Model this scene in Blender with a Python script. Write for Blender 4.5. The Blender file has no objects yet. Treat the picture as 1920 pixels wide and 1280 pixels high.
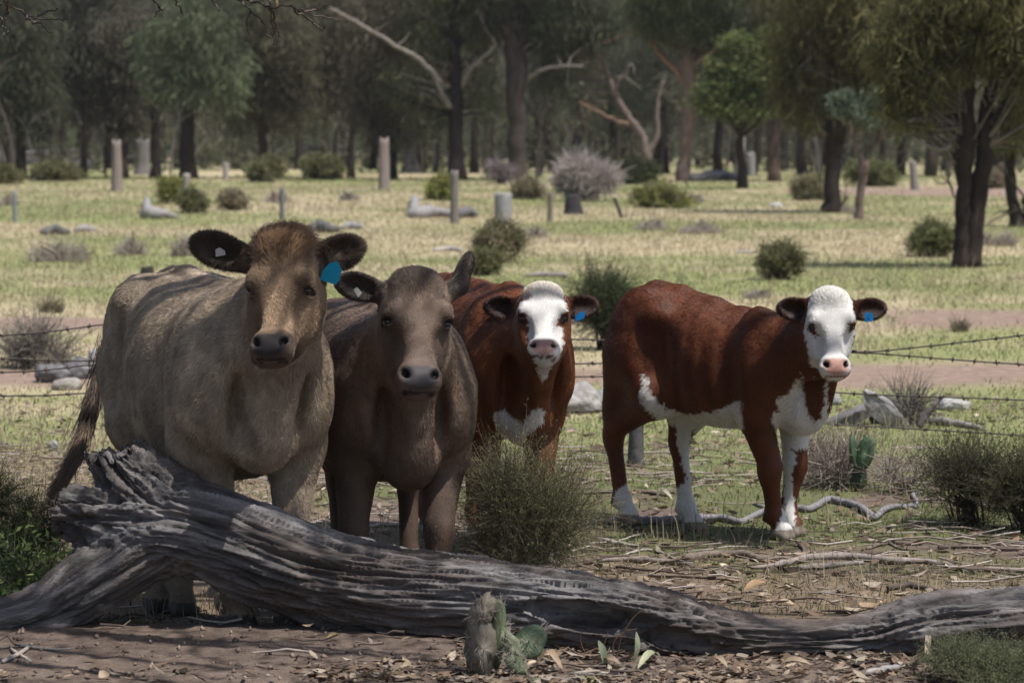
import bpy, math, random, os
import numpy as np
from mathutils import Vector, Matrix

rng = np.random.default_rng(7)
random.seed(7)
scene = bpy.context.scene
COL = scene.collection
R = math.radians

# ------------------------------------------------------------------ camera
CAM_H, FPX, PITCH = 1.75, 5866.7, math.atan(390 / 5866.7)
cam_data = bpy.data.cameras.new('camera')
cam_data.lens = 110.0
cam_data.sensor_width = 36.0
cam_data.sensor_fit = 'HORIZONTAL'
cam_data.clip_start, cam_data.clip_end = 0.3, 3000
cam_data.dof.use_dof = True
cam_data.dof.focus_distance = 11.6
cam_data.dof.aperture_fstop = 5.8
camera = bpy.data.objects.new('camera', cam_data)
camera.location = (0, 0, CAM_H)
camera.rotation_euler = (math.pi / 2 - PITCH, 0, 0)
COL.objects.link(camera)
scene.camera = camera

# ------------------------------------------------------------------ light
SUN_EL, SUN_AZ = R(64), R(128)          # azimuth clockwise from +Y: the sun is high, to the right and behind the camera
sun_dir = Vector((math.sin(SUN_AZ) * math.cos(SUN_EL), math.cos(SUN_AZ) * math.cos(SUN_EL), math.sin(SUN_EL)))
world = bpy.data.worlds.new('World')
scene.world = world
world.use_nodes = True
wn = world.node_tree.nodes
wn.clear()
w_out = wn.new('ShaderNodeOutputWorld')
w_bg = wn.new('ShaderNodeBackground')
w_sky = wn.new('ShaderNodeTexSky')
w_sky.sky_type = 'NISHITA'
w_sky.sun_disc = False
w_sky.sun_elevation = SUN_EL
w_sky.sun_rotation = SUN_AZ
w_sky.dust_density = 2.0
w_bg.inputs['Strength'].default_value = 0.10
world.node_tree.links.new(w_sky.outputs[0], w_bg.inputs[0])
world.node_tree.links.new(w_bg.outputs[0], w_out.inputs[0])
sun_data = bpy.data.lights.new('sun', 'SUN')
sun_data.energy = 4.6
sun_data.angle = R(0.53)
sun_data.color = (1.0, 0.955, 0.89)
sun = bpy.data.objects.new('sun', sun_data)
sun.rotation_euler = (-sun_dir).to_track_quat('-Z', 'Y').to_euler()
COL.objects.link(sun)
scene.view_settings.view_transform = 'Standard'
scene.view_settings.look = 'None'
scene.view_settings.exposure = 0.33
scene.view_settings.gamma = 1.0
scene.view_settings.use_curve_mapping = False
cy = scene.cycles
cy.max_bounces, cy.diffuse_bounces, cy.glossy_bounces, cy.transmission_bounces = 6, 3, 2, 3
cy.transparent_max_bounces = 6
cy.use_denoising = True
cy.sample_clamp_indirect = 4.0
scene.render.film_transparent = False

# ------------------------------------------------------------------ pixel <-> world (photo pixels, 1920 wide)
FWD = np.array([0, math.cos(PITCH), -math.sin(PITCH)])
UPV = np.array([0, math.sin(PITCH), math.cos(PITCH)])
RGT = np.array([1.0, 0, 0])
CAM = np.array([0, 0, CAM_H])

def W(px, py, d):
    """World point seen at photo pixel (px, py) at ground distance d."""
    v = FWD + RGT * ((px - 960) / FPX) - UPV * ((py - 640) / FPX)
    return CAM + v * (d / v[1])

def GP(px, py, z=0.0):
    """Point of the level z seen at a photo pixel."""
    v = FWD + RGT * ((px - 960) / FPX) - UPV * ((py - 640) / FPX)
    return CAM + v * ((z - CAM_H) / v[2])

def PX(p):
    q = np.asarray(p, float) - CAM
    c = q @ FWD
    return np.stack([960 + FPX * (q @ RGT) / c, 640 - FPX * (q @ UPV) / c], -1)

# ------------------------------------------------------------------ noise
_perm = np.random.default_rng(3).permutation(256).astype(np.int32)
_perm = np.concatenate([_perm, _perm, _perm])
_g = np.random.default_rng(4).normal(size=(256, 3)).astype(np.float32)
_g /= np.linalg.norm(_g, axis=1, keepdims=True)

def noise3(p):
    """Gradient noise, about -1..1, of an (n,3) array."""
    p = np.asarray(p, np.float32)
    f = np.floor(p)
    i = f.astype(np.int32) & 255
    f = p - f
    u = f * f * f * (f * (f * 6 - 15) + 10)
    r = 0
    for a in (0, 1):
        wa = u[:, 0] if a else 1 - u[:, 0]
        ha = _perm[i[:, 0] + a]
        for b in (0, 1):
            wb = u[:, 1] if b else 1 - u[:, 1]
            hb = _perm[ha + i[:, 1] + b]
            for c in (0, 1):
                wc = u[:, 2] if c else 1 - u[:, 2]
                g = _g[_perm[hb + i[:, 2] + c] & 255]
                dot = g[:, 0] * (f[:, 0] - a) + g[:, 1] * (f[:, 1] - b) + g[:, 2] * (f[:, 2] - c)
                r = r + wa * wb * wc * dot
    return r * 1.5

def fbm(p, octs=4, gain=0.5, lac=2.03):
    p = np.asarray(p, np.float32)
    a, s, t = 1.0, 0, 0
    for _ in range(octs):
        s = s + a * noise3(p)
        t += a
        a *= gain
        p = p * lac + 17.3
    return s / t

def n2(x, y, f, octs=3, seed=0.0):
    x, y = np.broadcast_arrays(np.asarray(x, np.float32), np.asarray(y, np.float32))
    p = np.stack([x.ravel() * f, y.ravel() * f, np.full(x.size, seed, np.float32)], 1)
    return fbm(p, octs).reshape(x.shape)

def sstep(a, b, x):
    t = np.clip((np.asarray(x, float) - a) / (b - a), 0, 1)
    return t * t * (3 - 2 * t)

def nrm(v):
    v = np.asarray(v, float)
    return v / (np.linalg.norm(v, axis=-1, keepdims=True) + 1e-12)

def srgb(r, g, b):
    """Linear colour of an 0..255 sRGB triple."""
    return tuple(((c / 255 / 12.92) if c / 255 <= 0.04045 else ((c / 255 + 0.055) / 1.055) ** 2.4) for c in (r, g, b))

# ------------------------------------------------------------------ objects
def tag(o, label=None, cat=None, group=None, kind=None):
    if label: o['label'] = label
    if cat: o['category'] = cat
    if group: o['group'] = group
    if kind: o['kind'] = kind
    return o

def empty(name, loc=(0, 0, 0), rz=0.0):
    o = bpy.data.objects.new(name, None)
    o.location = loc
    o.rotation_euler = (0, 0, rz)
    o.empty_display_size = 0.1
    COL.objects.link(o)
    return o

def link(name, data, mat=None, parent=None, loc=None):
    o = bpy.data.objects.new(name, data)
    if mat is not None and len(data.materials) == 0:
        data.materials.append(mat)
    if parent is not None:
        o.parent = parent
    if loc is not None:
        o.location = loc
    COL.objects.link(o)
    return o

def mesh_np(name, V, F, col=None, smooth=True):
    """Mesh from arrays: V (n,3); F a list of (k,m) index arrays (triangles or quads); col (n,3) goes into the attribute 'tint'."""
    V = np.asarray(V, np.float32)
    Fs = [np.asarray(f, np.int32) for f in (F if isinstance(F, (list, tuple)) else [F]) if len(f)]
    me = bpy.data.meshes.new(name)
    me.vertices.add(len(V))
    me.vertices.foreach_set('co', V.ravel())
    nl = sum(f.size for f in Fs)
    nf = sum(len(f) for f in Fs)
    me.loops.add(nl)
    me.loops.foreach_set('vertex_index', np.concatenate([f.ravel() for f in Fs]))
    me.polygons.add(nf)
    tot = np.concatenate([np.full(len(f), f.shape[1], np.int32) for f in Fs])
    me.polygons.foreach_set('loop_start', np.concatenate([[0], np.cumsum(tot)[:-1]]).astype(np.int32))
    me.polygons.foreach_set('use_smooth', np.full(nf, smooth))
    if col is not None:
        a = me.attributes.new('tint', 'FLOAT_COLOR', 'POINT')
        c = np.ones((len(V), 4), np.float32)
        c[:, :3] = col
        a.data.foreach_set('color', c.ravel())
    me.update(calc_edges=True)
    return me

def attr_f(me, name, v):
    a = me.attributes.new(name, 'FLOAT', 'POINT')
    a.data.foreach_set('value', np.asarray(v, np.float32))

class MB:
    """Collects geometry (with a colour per vertex) for ONE mesh."""
    def __init__(self):
        self.V, self.T, self.Q, self.C, self.n = [], [], [], [], 0
    def add(self, V, T=None, Q=None, col=(0.5, 0.5, 0.5)):
        V = np.asarray(V, np.float32).reshape(-1, 3)
        if T is not None and len(T): self.T.append(np.asarray(T, np.int64) + self.n)
        if Q is not None and len(Q): self.Q.append(np.asarray(Q, np.int64) + self.n)
        c = np.empty((len(V), 3), np.float32)
        c[:] = col
        self.V.append(V); self.C.append(c)
        self.n += len(V)
    def tube(self, pts, rad, sides=6, col=(0.5, 0.5, 0.5), cap=True, rough=0.0, seed=0):
        P = np.asarray(pts, float)
        n = len(P)
        rad = np.broadcast_to(np.asarray(rad, float), (n,))
        t = np.gradient(P, axis=0)
        t = nrm(t)
        a = np.array([0, 0, 1.0]) if abs(t[0][2]) < 0.9 else np.array([1.0, 0, 0])
        u = nrm(np.cross(t[0], a))
        U = []
        for k in range(n):
            u = u - t[k] * (u @ t[k])
            u = u / (np.linalg.norm(u) + 1e-9)
            U.append(u)
        U = np.array(U)
        Vv = np.cross(t, U)
        th = np.arange(sides) / sides * 2 * math.pi
        ring = np.cos(th)[None, :, None] * U[:, None] + np.sin(th)[None, :, None] * Vv[:, None]
        rr = rad[:, None] * np.ones((1, sides))
        if rough:
            q = np.stack([np.cos(th)[None] * 2.2 + 0 * rr, np.sin(th)[None] * 2.2 + 0 * rr, (np.arange(n) * 0.45)[:, None] + 0 * rr + seed * 7.7], -1)
            rr = rr * (1 + rough * fbm(q.reshape(-1, 3), 2).reshape(rr.shape))
        V = (P[:, None] + ring * rr[..., None]).reshape(-1, 3)
        i = np.arange(n - 1)[:, None] * sides
        j = np.arange(sides)[None]
        k = (j + 1) % sides
        Q = np.stack([i + j, i + k, i + sides + k, i + sides + j], -1).reshape(-1, 4)
        T = []
        if cap:
            V = np.concatenate([V, P[:1], P[-1:]])
            m = n * sides
            T = [[m, (s + 1) % sides, s] for s in range(sides)] + [[m + 1, (n - 1) * sides + s, (n - 1) * sides + (s + 1) % sides] for s in range(sides)]
        self.add(V, T, Q, col)
    def mesh(self, name, smooth=True):
        V = np.concatenate(self.V)
        F = []
        if self.Q: F.append(np.concatenate(self.Q))
        if self.T: F.append(np.concatenate(self.T))
        return mesh_np(name, V, F, np.concatenate(self.C), smooth)
    def build(self, name, mat, parent=None, loc=None, smooth=True):
        return link(name, self.mesh(name, smooth), mat, parent, loc)

def curve_pts(ctrl, n):
    """Catmull-Rom through control rows (any number of columns)."""
    c = np.asarray(ctrl, float)
    c = np.concatenate([2 * c[:1] - c[1:2], c, 2 * c[-1:] - c[-2:-1]])
    m = len(c) - 3
    t = np.linspace(0, m, n)
    i = np.minimum(t.astype(int), m - 1)
    f = (t - i)[:, None]
    p0, p1, p2, p3 = c[i], c[i + 1], c[i + 2], c[i + 3]
    return 0.5 * (2 * p1 + (p2 - p0) * f + (2 * p0 - 5 * p1 + 4 * p2 - p3) * f ** 2 + (3 * p1 - p0 - 3 * p2 + p3) * f ** 3)

def strands(name, pts, rad, col, mat, parent=None):
    """Hair: pts (n,k,3), rad (n,k), col (n,3)."""
    n, k, _ = pts.shape
    hc = bpy.data.hair_curves.new(name)
    hc.add_curves([k] * n)
    hc.attributes['position'].data.foreach_set('vector', np.ascontiguousarray(pts, np.float32).ravel())
    r = hc.attributes.get('radius') or hc.attributes.new('radius', 'FLOAT', 'POINT')
    r.data.foreach_set('value', np.ascontiguousarray(rad, np.float32).ravel())
    a = hc.attributes.new('tint', 'FLOAT_COLOR', 'CURVE')
    c = np.ones((n, 4), np.float32)
    c[:, :3] = col
    a.data.foreach_set('color', c.ravel())
    return link(name, hc, mat, parent)

# ------------------------------------------------------------------ materials
MATS = {}
def new_mat(name):
    m = bpy.data.materials.new(name)
    m.use_nodes = True
    nt = m.node_tree
    nt.nodes.clear()
    return m, nt, (lambda t, **kw: _node(nt, t, kw)), nt.links.new

def _node(nt, t, kw):
    n = nt.nodes.new(t)
    for k, v in kw.items():
        if k in n.inputs.keys() and not hasattr(type(n), k):
            n.inputs[k].default_value = v
        else:
            setattr(n, k, v)
    return n

def tint_mat(name, rough=0.8, spec=0.25, vary=0.25, nscale=(30, 30, 30), bump=0.0, bscale=None, transl=0.0, detail=4.0, bdist=0.01, sheen=0.0):
    """Base colour from the mesh's own 'tint' colours, broken up by noise; optional bump and leaf translucency."""
    if name in MATS: return MATS[name]
    m, nt, N, L = new_mat(name)
    out = N('ShaderNodeOutputMaterial')
    b = N('ShaderNodeBsdfPrincipled')
    b.inputs['Roughness'].default_value = rough
    b.inputs['Specular IOR Level'].default_value = spec
    at = N('ShaderNodeAttribute', attribute_name='tint')
    col = at.outputs['Color']
    if vary or bump:
        tc = N('ShaderNodeTexCoord')
        mp = N('ShaderNodeMapping')
        mp.inputs['Scale'].default_value = nscale
        L(tc.outputs['Object'], mp.inputs[0])
        nz = N('ShaderNodeTexNoise')
        nz.inputs['Scale'].default_value = 1.0
        nz.inputs['Detail'].default_value = detail
        nz.inputs['Roughness'].default_value = 0.65
        L(mp.outputs[0], nz.inputs['Vector'])
        if vary:
            mr = N('ShaderNodeMapRange')
            mr.inputs['From Min'].default_value, mr.inputs['From Max'].default_value = 0.25, 0.75
            mr.inputs['To Min'].default_value, mr.inputs['To Max'].default_value = 1 - vary, 1 + vary
            L(nz.outputs[0], mr.inputs[0])
            mx = N('ShaderNodeVectorMath', operation='SCALE')
            L(col, mx.inputs[0]); L(mr.outputs[0], mx.inputs['Scale'])
            col = mx.outputs[0]
        if bump:
            bp = N('ShaderNodeBump')
            bp.inputs['Strength'].default_value = bump
            bp.inputs['Distance'].default_value = bdist
            L(nz.outputs[0], bp.inputs['Height'])
            L(bp.outputs[0], b.inputs['Normal'])
    L(col, b.inputs['Base Color'])
    if sheen:
        b.inputs['Sheen Weight'].default_value = sheen
    if transl:
        tr = N('ShaderNodeBsdfTranslucent')
        L(col, tr.inputs['Color'])
        ms = N('ShaderNodeMixShader')
        ms.inputs[0].default_value = transl
        L(b.outputs[0], ms.inputs[1]); L(tr.outputs[0], ms.inputs[2])
        L(ms.outputs[0], out.inputs[0])
    else:
        L(b.outputs[0], out.inputs[0])
    MATS[name] = m
    return m

# ------------------------------------------------------------------ implicit surfaces: smooth bodies meshed by surface nets
class Field:
    def __init__(self, lo, hi, vox):
        self.lo = np.asarray(lo, float)
        self.vox = vox
        self.dim = np.ceil((np.asarray(hi, float) - self.lo) / vox).astype(int) + 1
        self.F = np.full(self.dim, 9.0, np.float32)
    def box(self, lo, hi, pad):
        a = np.clip(np.floor((np.asarray(lo) - pad - self.lo) / self.vox).astype(int), 0, self.dim)
        b = np.clip(np.ceil((np.asarray(hi) + pad - self.lo) / self.vox).astype(int) + 1, 0, self.dim)
        if np.any(b <= a): return None, None
        sl = tuple(slice(x, y) for x, y in zip(a, b))
        ax = [(self.lo[i] + np.arange(a[i], b[i]) * self.vox).astype(np.float32) for i in range(3)]
        return sl, np.stack(np.meshgrid(*ax, indexing='ij'), -1)
    def put(self, sl, d, k, op='add'):
        A = self.F[sl]
        if op == 'hard':
            self.F[sl] = np.minimum(A, d)
        elif op == 'sub':
            d = -d
            h = np.maximum(k - np.abs(A - d), 0) / k
            self.F[sl] = np.maximum(A, d) + h * h * k * 0.25
        else:
            h = np.maximum(k - np.abs(A - d), 0) / k
            self.F[sl] = np.minimum(A, d) - h * h * k * 0.25
    def cone(self, a, b, ra, rb, k=0.03, op='add', flat=None):
        """Round cone a->b; flat=(axis vector, factor) squashes it across that axis."""
        a, b = np.asarray(a, float), np.asarray(b, float)
        r = max(ra, rb)
        sl, P = self.box(np.minimum(a, b) - r, np.maximum(a, b) + r, k + 2 * self.vox)
        if sl is None: return
        ba = (b - a).astype(np.float32)
        q = P - a.astype(np.float32)
        t = np.clip((q @ ba) / (ba @ ba + 1e-9), 0, 1)
        v = q - t[..., None] * ba
        if flat is not None:
            ax = nrm(flat[0]).astype(np.float32)
            c = v @ ax
            v = v + (c * (flat[1] - 1))[..., None] * ax
        d = np.sqrt((v * v).sum(-1)) - (ra + (rb - ra) * t)
        self.put(sl, d.astype(np.float32), k, op)
    def ell(self, c, rad, axes=None, k=0.03, op='add'):
        """Ellipsoid; axes: rows are its unit axes."""
        c, rad = np.asarray(c, float), np.asarray(rad, float)
        M = np.eye(3) if axes is None else np.asarray(axes, float)
        ext = np.sqrt(((M * rad[:, None]) ** 2).sum(0))
        sl, P = self.box(c - ext, c + ext, k + 2 * self.vox)
        if sl is None: return
        q = (P - c.astype(np.float32)) @ M.T.astype(np.float32)
        k0 = np.sqrt(((q / rad) ** 2).sum(-1))
        k1 = np.sqrt(((q / rad ** 2) ** 2).sum(-1))
        d = k0 * (k0 - 1) / np.maximum(k1, 1e-6)
        self.put(sl, d.astype(np.float32), k, op)
    def loft(self, st, org, M, k=0.05, p=2.3):
        """Stations (s, half width, front, back) along axis 0 of frame M at org; axis 1 is lateral, axis 2 from back to front."""
        st = np.asarray(st, float)
        M = np.asarray(M, float)
        fine = curve_pts(st, 160)
        s_ = fine[:, 0]
        cor = np.array([[x, y, z] for x in (st[:, 0].min(), st[:, 0].max()) for y in (-st[:, 1].max(), st[:, 1].max()) for z in (st[:, 3].min(), st[:, 2].max())]) @ M + org
        sl, P = self.box(cor.min(0), cor.max(0), k + 2 * self.vox)
        if sl is None: return
        q = (P - np.asarray(org, np.float32)) @ M.T.astype(np.float32)
        s = q[..., 0]
        w = np.interp(s, s_, fine[:, 1]); f = np.interp(s, s_, fine[:, 2]); b = np.interp(s, s_, fine[:, 3])
        w = np.maximum(w, 1e-3); h = np.maximum((f - b) / 2, 1e-3); c = (f + b) / 2
        g = ((np.abs(q[..., 1]) / w) ** p + (np.abs(q[..., 2] - c) / h) ** p) ** (1 / p)
        d = (g - 1) * np.minimum(w, h)
        out = np.maximum(np.maximum(st[0, 0] - s, s - st[-1, 0]), 0)
        d = np.where(out > 0, np.sqrt(np.maximum(d, 0) ** 2 + out ** 2), d)
        self.put(sl, d.astype(np.float32), k)
    def sample(self, p):
        q = (np.asarray(p) - self.lo) / self.vox
        i = np.clip(np.floor(q).astype(int), 0, self.dim - 2)
        f = np.clip(q - i, 0, 1)
        r = 0
        for a in (0, 1):
            for b in (0, 1):
                for c in (0, 1):
                    w = (f[:, 0] if a else 1 - f[:, 0]) * (f[:, 1] if b else 1 - f[:, 1]) * (f[:, 2] if c else 1 - f[:, 2])
                    r = r + w * self.F[i[:, 0] + a, i[:, 1] + b, i[:, 2] + c]
        return r
    def grad(self, p):
        e = self.vox * 0.9
        g = np.stack([self.sample(p + e * np.eye(3)[i]) - self.sample(p - e * np.eye(3)[i]) for i in range(3)], 1)
        return nrm(g)
    def nets(self):
        """Surface nets: vertices, quads."""
        F = self.F
        S = F < 0
        c = np.zeros(np.array(F.shape) - 1, np.int8)
        for a in (0, 1):
            for b in (0, 1):
                for d in (0, 1):
                    c += S[a:F.shape[0] - 1 + a, b:F.shape[1] - 1 + b, d:F.shape[2] - 1 + d]
        act = (c > 0) & (c < 8)
        I = np.argwhere(act)
        idx = np.full(act.shape, -1, np.int64)
        idx[act] = np.arange(len(I))
        acc = np.zeros((len(I), 3)); cnt = np.zeros(len(I))
        off = [(a, b, d) for a in (0, 1) for b in (0, 1) for d in (0, 1)]
        val = {o: F[I[:, 0] + o[0], I[:, 1] + o[1], I[:, 2] + o[2]] for o in off}
        for o in off:
            for ax in range(3):
                if o[ax]: continue
                o2 = list(o); o2[ax] = 1; o2 = tuple(o2)
                v0, v1 = val[o], val[o2]
                cr = (v0 < 0) != (v1 < 0)
                t = np.where(cr, v0 / np.where(cr, v0 - v1, 1), 0)
                pos = np.tile(np.array(o, float), (len(I), 1)); pos[:, ax] = t
                acc += pos * cr[:, None]; cnt += cr
        V = self.lo + (I + acc / cnt[:, None]) * self.vox
        Q = []
        for ax in range(3):
            b_, c_ = (ax + 1) % 3, (ax + 2) % 3
            sl0 = [slice(None)] * 3; sl1 = [slice(None)] * 3
            sl0[ax] = slice(0, -1); sl1[ax] = slice(1, None)
            E = S[tuple(sl0)] != S[tuple(sl1)]
            J = np.argwhere(E)
            ok = (J[:, b_] > 0) & (J[:, c_] > 0) & (J[:, b_] < F.shape[b_] - 1) & (J[:, c_] < F.shape[c_] - 1)
            J = J[ok]
            ins = S[J[:, 0], J[:, 1], J[:, 2]]
            q = []
            for db, dc in ((-1, -1), (0, -1), (0, 0), (-1, 0)):
                K = J.copy(); K[:, b_] += db; K[:, c_] += dc
                q.append(idx[K[:, 0], K[:, 1], K[:, 2]])
            q = np.stack(q, 1)
            q[~ins] = q[~ins][:, ::-1]
            Q.append(q)
        Q = np.concatenate(Q)
        for _ in range(2):                                   # settle the vertices on the smooth surface
            V = V - self.grad(V) * np.clip(self.sample(V), -self.vox, self.vox)[:, None] * 0.8
        return V, Q
# ================================================================== ground
def gz(x, y):
    """Height of the ground."""
    x, y = np.broadcast_arrays(np.asarray(x, float), np.asarray(y, float))
    z = .022 * n2(x, y, .55, 3, 1.0) * sstep(9, 12, y) + .012 * n2(x, y, 2.3, 2, 5.0)
    z = z + .10 * n2(x, y, .06, 2, 3.0) * sstep(20, 45, y)
    z = z + .009 * n2(x, y, 13., 3, 6.) * sstep(11.4, 11.0, y) + .006 * np.maximum(n2(x, y, 34., 2, 7.), 0) * sstep(11.4, 11.0, y)
    bank = sstep(11.10, 10.93, y + .05 * n2(x, y, 3.0, 2, 8.)) * sstep(.15, -.35, x)
    z = z + bank * (.026 + .012 * n2(x, y, 9, 3, 2.))
    z = z - .10 * sstep(11.0, 11.9, y) * sstep(13.4, 12.4, y) * sstep(-.2, -1.1, x) * sstep(-4.5, -2.5, x)
    return z

def GG(px, py):
    """Ground point at a photo pixel."""
    z = 0.0
    for _ in range(4):
        p = GP(px, py, z)
        z = float(gz(p[0], p[1]))
    return np.array([p[0], p[1], z])

def bare(x, y):
    """0..1: how bare the soil is."""
    x, y = np.broadcast_arrays(np.asarray(x, float), np.asarray(y, float))
    n = n2(x, y, .5, 4, 11.)
    b = sstep(11.2, 10.95, y + .06 * n) * sstep(.5, -.2, x + .25 * n) * 1.4
    b = np.maximum(b, .95 * sstep(10.75, 10.45, y + .1 * n))
    wob = 1.2 * n2(x, y, .12, 2, 21.) + .9 * n2(x, y, .7, 3, 22.)
    b = np.maximum(b, 1.05 * np.exp(-((y - 29.2 - wob) / 1.3) ** 2) * sstep(-.35, .3, n2(x, y, .45, 3, 31.) + .05 + .3 * sstep(2, 3.5, np.abs(x))))
    b = np.maximum(b, 1.0 * np.exp(-((y - 22.9 - .6 * wob) / 1.35) ** 2) * sstep(-.45, .3, n + .18))
    b = np.maximum(b, .9 * np.exp(-((y - 95 - 3 * wob) / 9) ** 2) * sstep(4, 12, x))
    b = np.maximum(b, .9 * sstep(-.12, .35, n2(x, y, 1.1, 4, 12.)) * sstep(20, 14, y))
    b = np.maximum(b, .5 * sstep(.15, .5, n2(x, y, .12, 3, 41.)) * sstep(22, 34, y))
    return np.clip(b, 0, 1)

def green(x, y):
    x, y = np.broadcast_arrays(np.asarray(x, float), np.asarray(y, float))
    g = .49 + 1.75 * n2(x, y, .13, 3, 51.) + .8 * n2(x, y, .9, 3, 61.) - .16 * sstep(19, 14, y)
    return np.clip(g, 0, 1)

ROWS = np.concatenate([np.linspace(2, 9.4, 14), np.arange(9.5, 11.25, .016), np.arange(11.25, 12.6, .035), np.arange(12.6, 20, .09), np.geomspace(20, 900, 150)])
s_ = np.linspace(-1, 1, 341)
s_ = .65 * s_ + .35 * s_ ** 3
X = s_[None] * (ROWS[:, None] * .42 + 2.2)
Y = np.repeat(ROWS[:, None], len(s_), 1)
Z = gz(X, Y)
nr, nc = X.shape
i, j = np.arange(nr - 1)[:, None], np.arange(nc - 1)[None]
Qg = np.stack([i * nc + j, i * nc + j + 1, (i + 1) * nc + j + 1, (i + 1) * nc + j], -1).reshape(-1, 4)
gm = mesh_np('ground', np.stack([X, Y, Z], -1).reshape(-1, 3), Qg)
attr_f(gm, 'bare', bare(X, Y).ravel())
attr_f(gm, 'green', green(X, Y).ravel())
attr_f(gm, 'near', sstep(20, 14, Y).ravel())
m, nt, N, L = new_mat('pasture_soil')
out, bs = N('ShaderNodeOutputMaterial'), N('ShaderNodeBsdfPrincipled')
bs.inputs['Roughness'].default_value = .95
bs.inputs['Specular IOR Level'].default_value = .1
geo = N('ShaderNodeNewGeometry')
def nz_(scale, det=5, rough=.6, vec=None):
    n = N('ShaderNodeTexNoise')
    n.inputs['Scale'].default_value, n.inputs['Detail'].default_value, n.inputs['Roughness'].default_value = scale, det, rough
    L(vec or geo.outputs['Position'], n.inputs['Vector'])
    return n.outputs[0]
def mx_(f, a, b):
    n = N('ShaderNodeMix', data_type='RGBA')
    if hasattr(f, 'links'): L(f, n.inputs[0])
    else: n.inputs[0].default_value = f
    for s, v in ((n.inputs[6], a), (n.inputs[7], b)):
        if hasattr(v, 'links'): L(v, s)
        else: s.default_value = (*v, 1)
    return n.outputs[2]
def th_(src, a, b, add=None, k=1.0):
    if add is not None:
        t = N('ShaderNodeMath', operation='MULTIPLY_ADD')
        L(add, t.inputs[0]); t.inputs[1].default_value = k; L(src, t.inputs[2])
        src = t.outputs[0]
    r = N('ShaderNodeMapRange', interpolation_type='SMOOTHSTEP')
    L(src, r.inputs[0]); r.inputs[1].default_value, r.inputs[2].default_value = a, b
    return r.outputs[0]
ab, ag, an = (N('ShaderNodeAttribute', attribute_name=k).outputs['Fac'] for k in ('bare', 'green', 'near'))
fine, mid, big = nz_(55, 6, .7), nz_(7, 5, .65), nz_(.8, 4)
straw = mx_(th_(fine, .35, .68), (.32, .265, .165), (.50, .43, .285))
grass = mx_(th_(fine, .32, .7), (.17, .185, .075), (.31, .32, .15))
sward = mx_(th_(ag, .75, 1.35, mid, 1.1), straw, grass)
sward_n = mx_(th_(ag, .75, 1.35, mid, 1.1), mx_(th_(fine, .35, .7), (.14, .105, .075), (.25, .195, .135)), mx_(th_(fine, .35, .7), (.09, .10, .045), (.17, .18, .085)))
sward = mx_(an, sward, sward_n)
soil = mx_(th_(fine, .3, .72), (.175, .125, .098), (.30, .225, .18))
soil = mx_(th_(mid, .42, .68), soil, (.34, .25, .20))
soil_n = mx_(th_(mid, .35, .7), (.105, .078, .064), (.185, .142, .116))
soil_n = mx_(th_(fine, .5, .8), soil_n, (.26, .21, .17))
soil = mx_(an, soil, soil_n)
dark = mx_(th_(nz_(130, 3, .6), .62, .72), soil, (.05, .038, .03))
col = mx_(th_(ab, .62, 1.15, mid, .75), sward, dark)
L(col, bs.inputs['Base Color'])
hg = N('ShaderNodeMath', operation='MULTIPLY_ADD')
L(fine, hg.inputs[0]); hg.inputs[1].default_value = .5; L(mid, hg.inputs[2])
bp = N('ShaderNodeBump'); bp.inputs['Strength'].default_value = .9; bp.inputs['Distance'].default_value = .025
L(hg.outputs[0], bp.inputs['Height']); L(bp.outputs[0], bs.inputs['Normal'])
L(bs.outputs[0], out.inputs[0])
ground = tag(link('ground', gm, m), kind='structure')

# the wooded slope that closes the view behind the trees
hx = np.linspace(-420, 420, 121); hyy = np.linspace(0, 1, 30)
HX, HT = np.meshgrid(hx, hyy)
HY = 215 + HT * 320 + .0006 * HX ** 2
HZ = -.5 + 95 * HT ** 1.15 * (1 + .25 * n2(HX, HY, .008, 3, 71.)) + 4.0 * n2(HX, HY, .06, 4, 72.) * sstep(0, .1, HT)
nr, nc = HX.shape
i, j = np.arange(nr - 1)[:, None], np.arange(nc - 1)[None]
Qh = np.stack([i * nc + j, i * nc + j + 1, (i + 1) * nc + j + 1, (i + 1) * nc + j], -1).reshape(-1, 4)
hm = mesh_np('hill', np.stack([HX, HY, HZ], -1).reshape(-1, 3), Qh, np.array((.035, .042, .024)) * (1 + .5 * n2(HX, HY, .05, 4, 73.).reshape(-1, 1)))
tag(link('hill', hm, tint_mat('wooded_slope', rough=1, spec=0, vary=.6, nscale=(.25, .25, .25), bump=1.0, bdist=3.0)), kind='structure')

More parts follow.
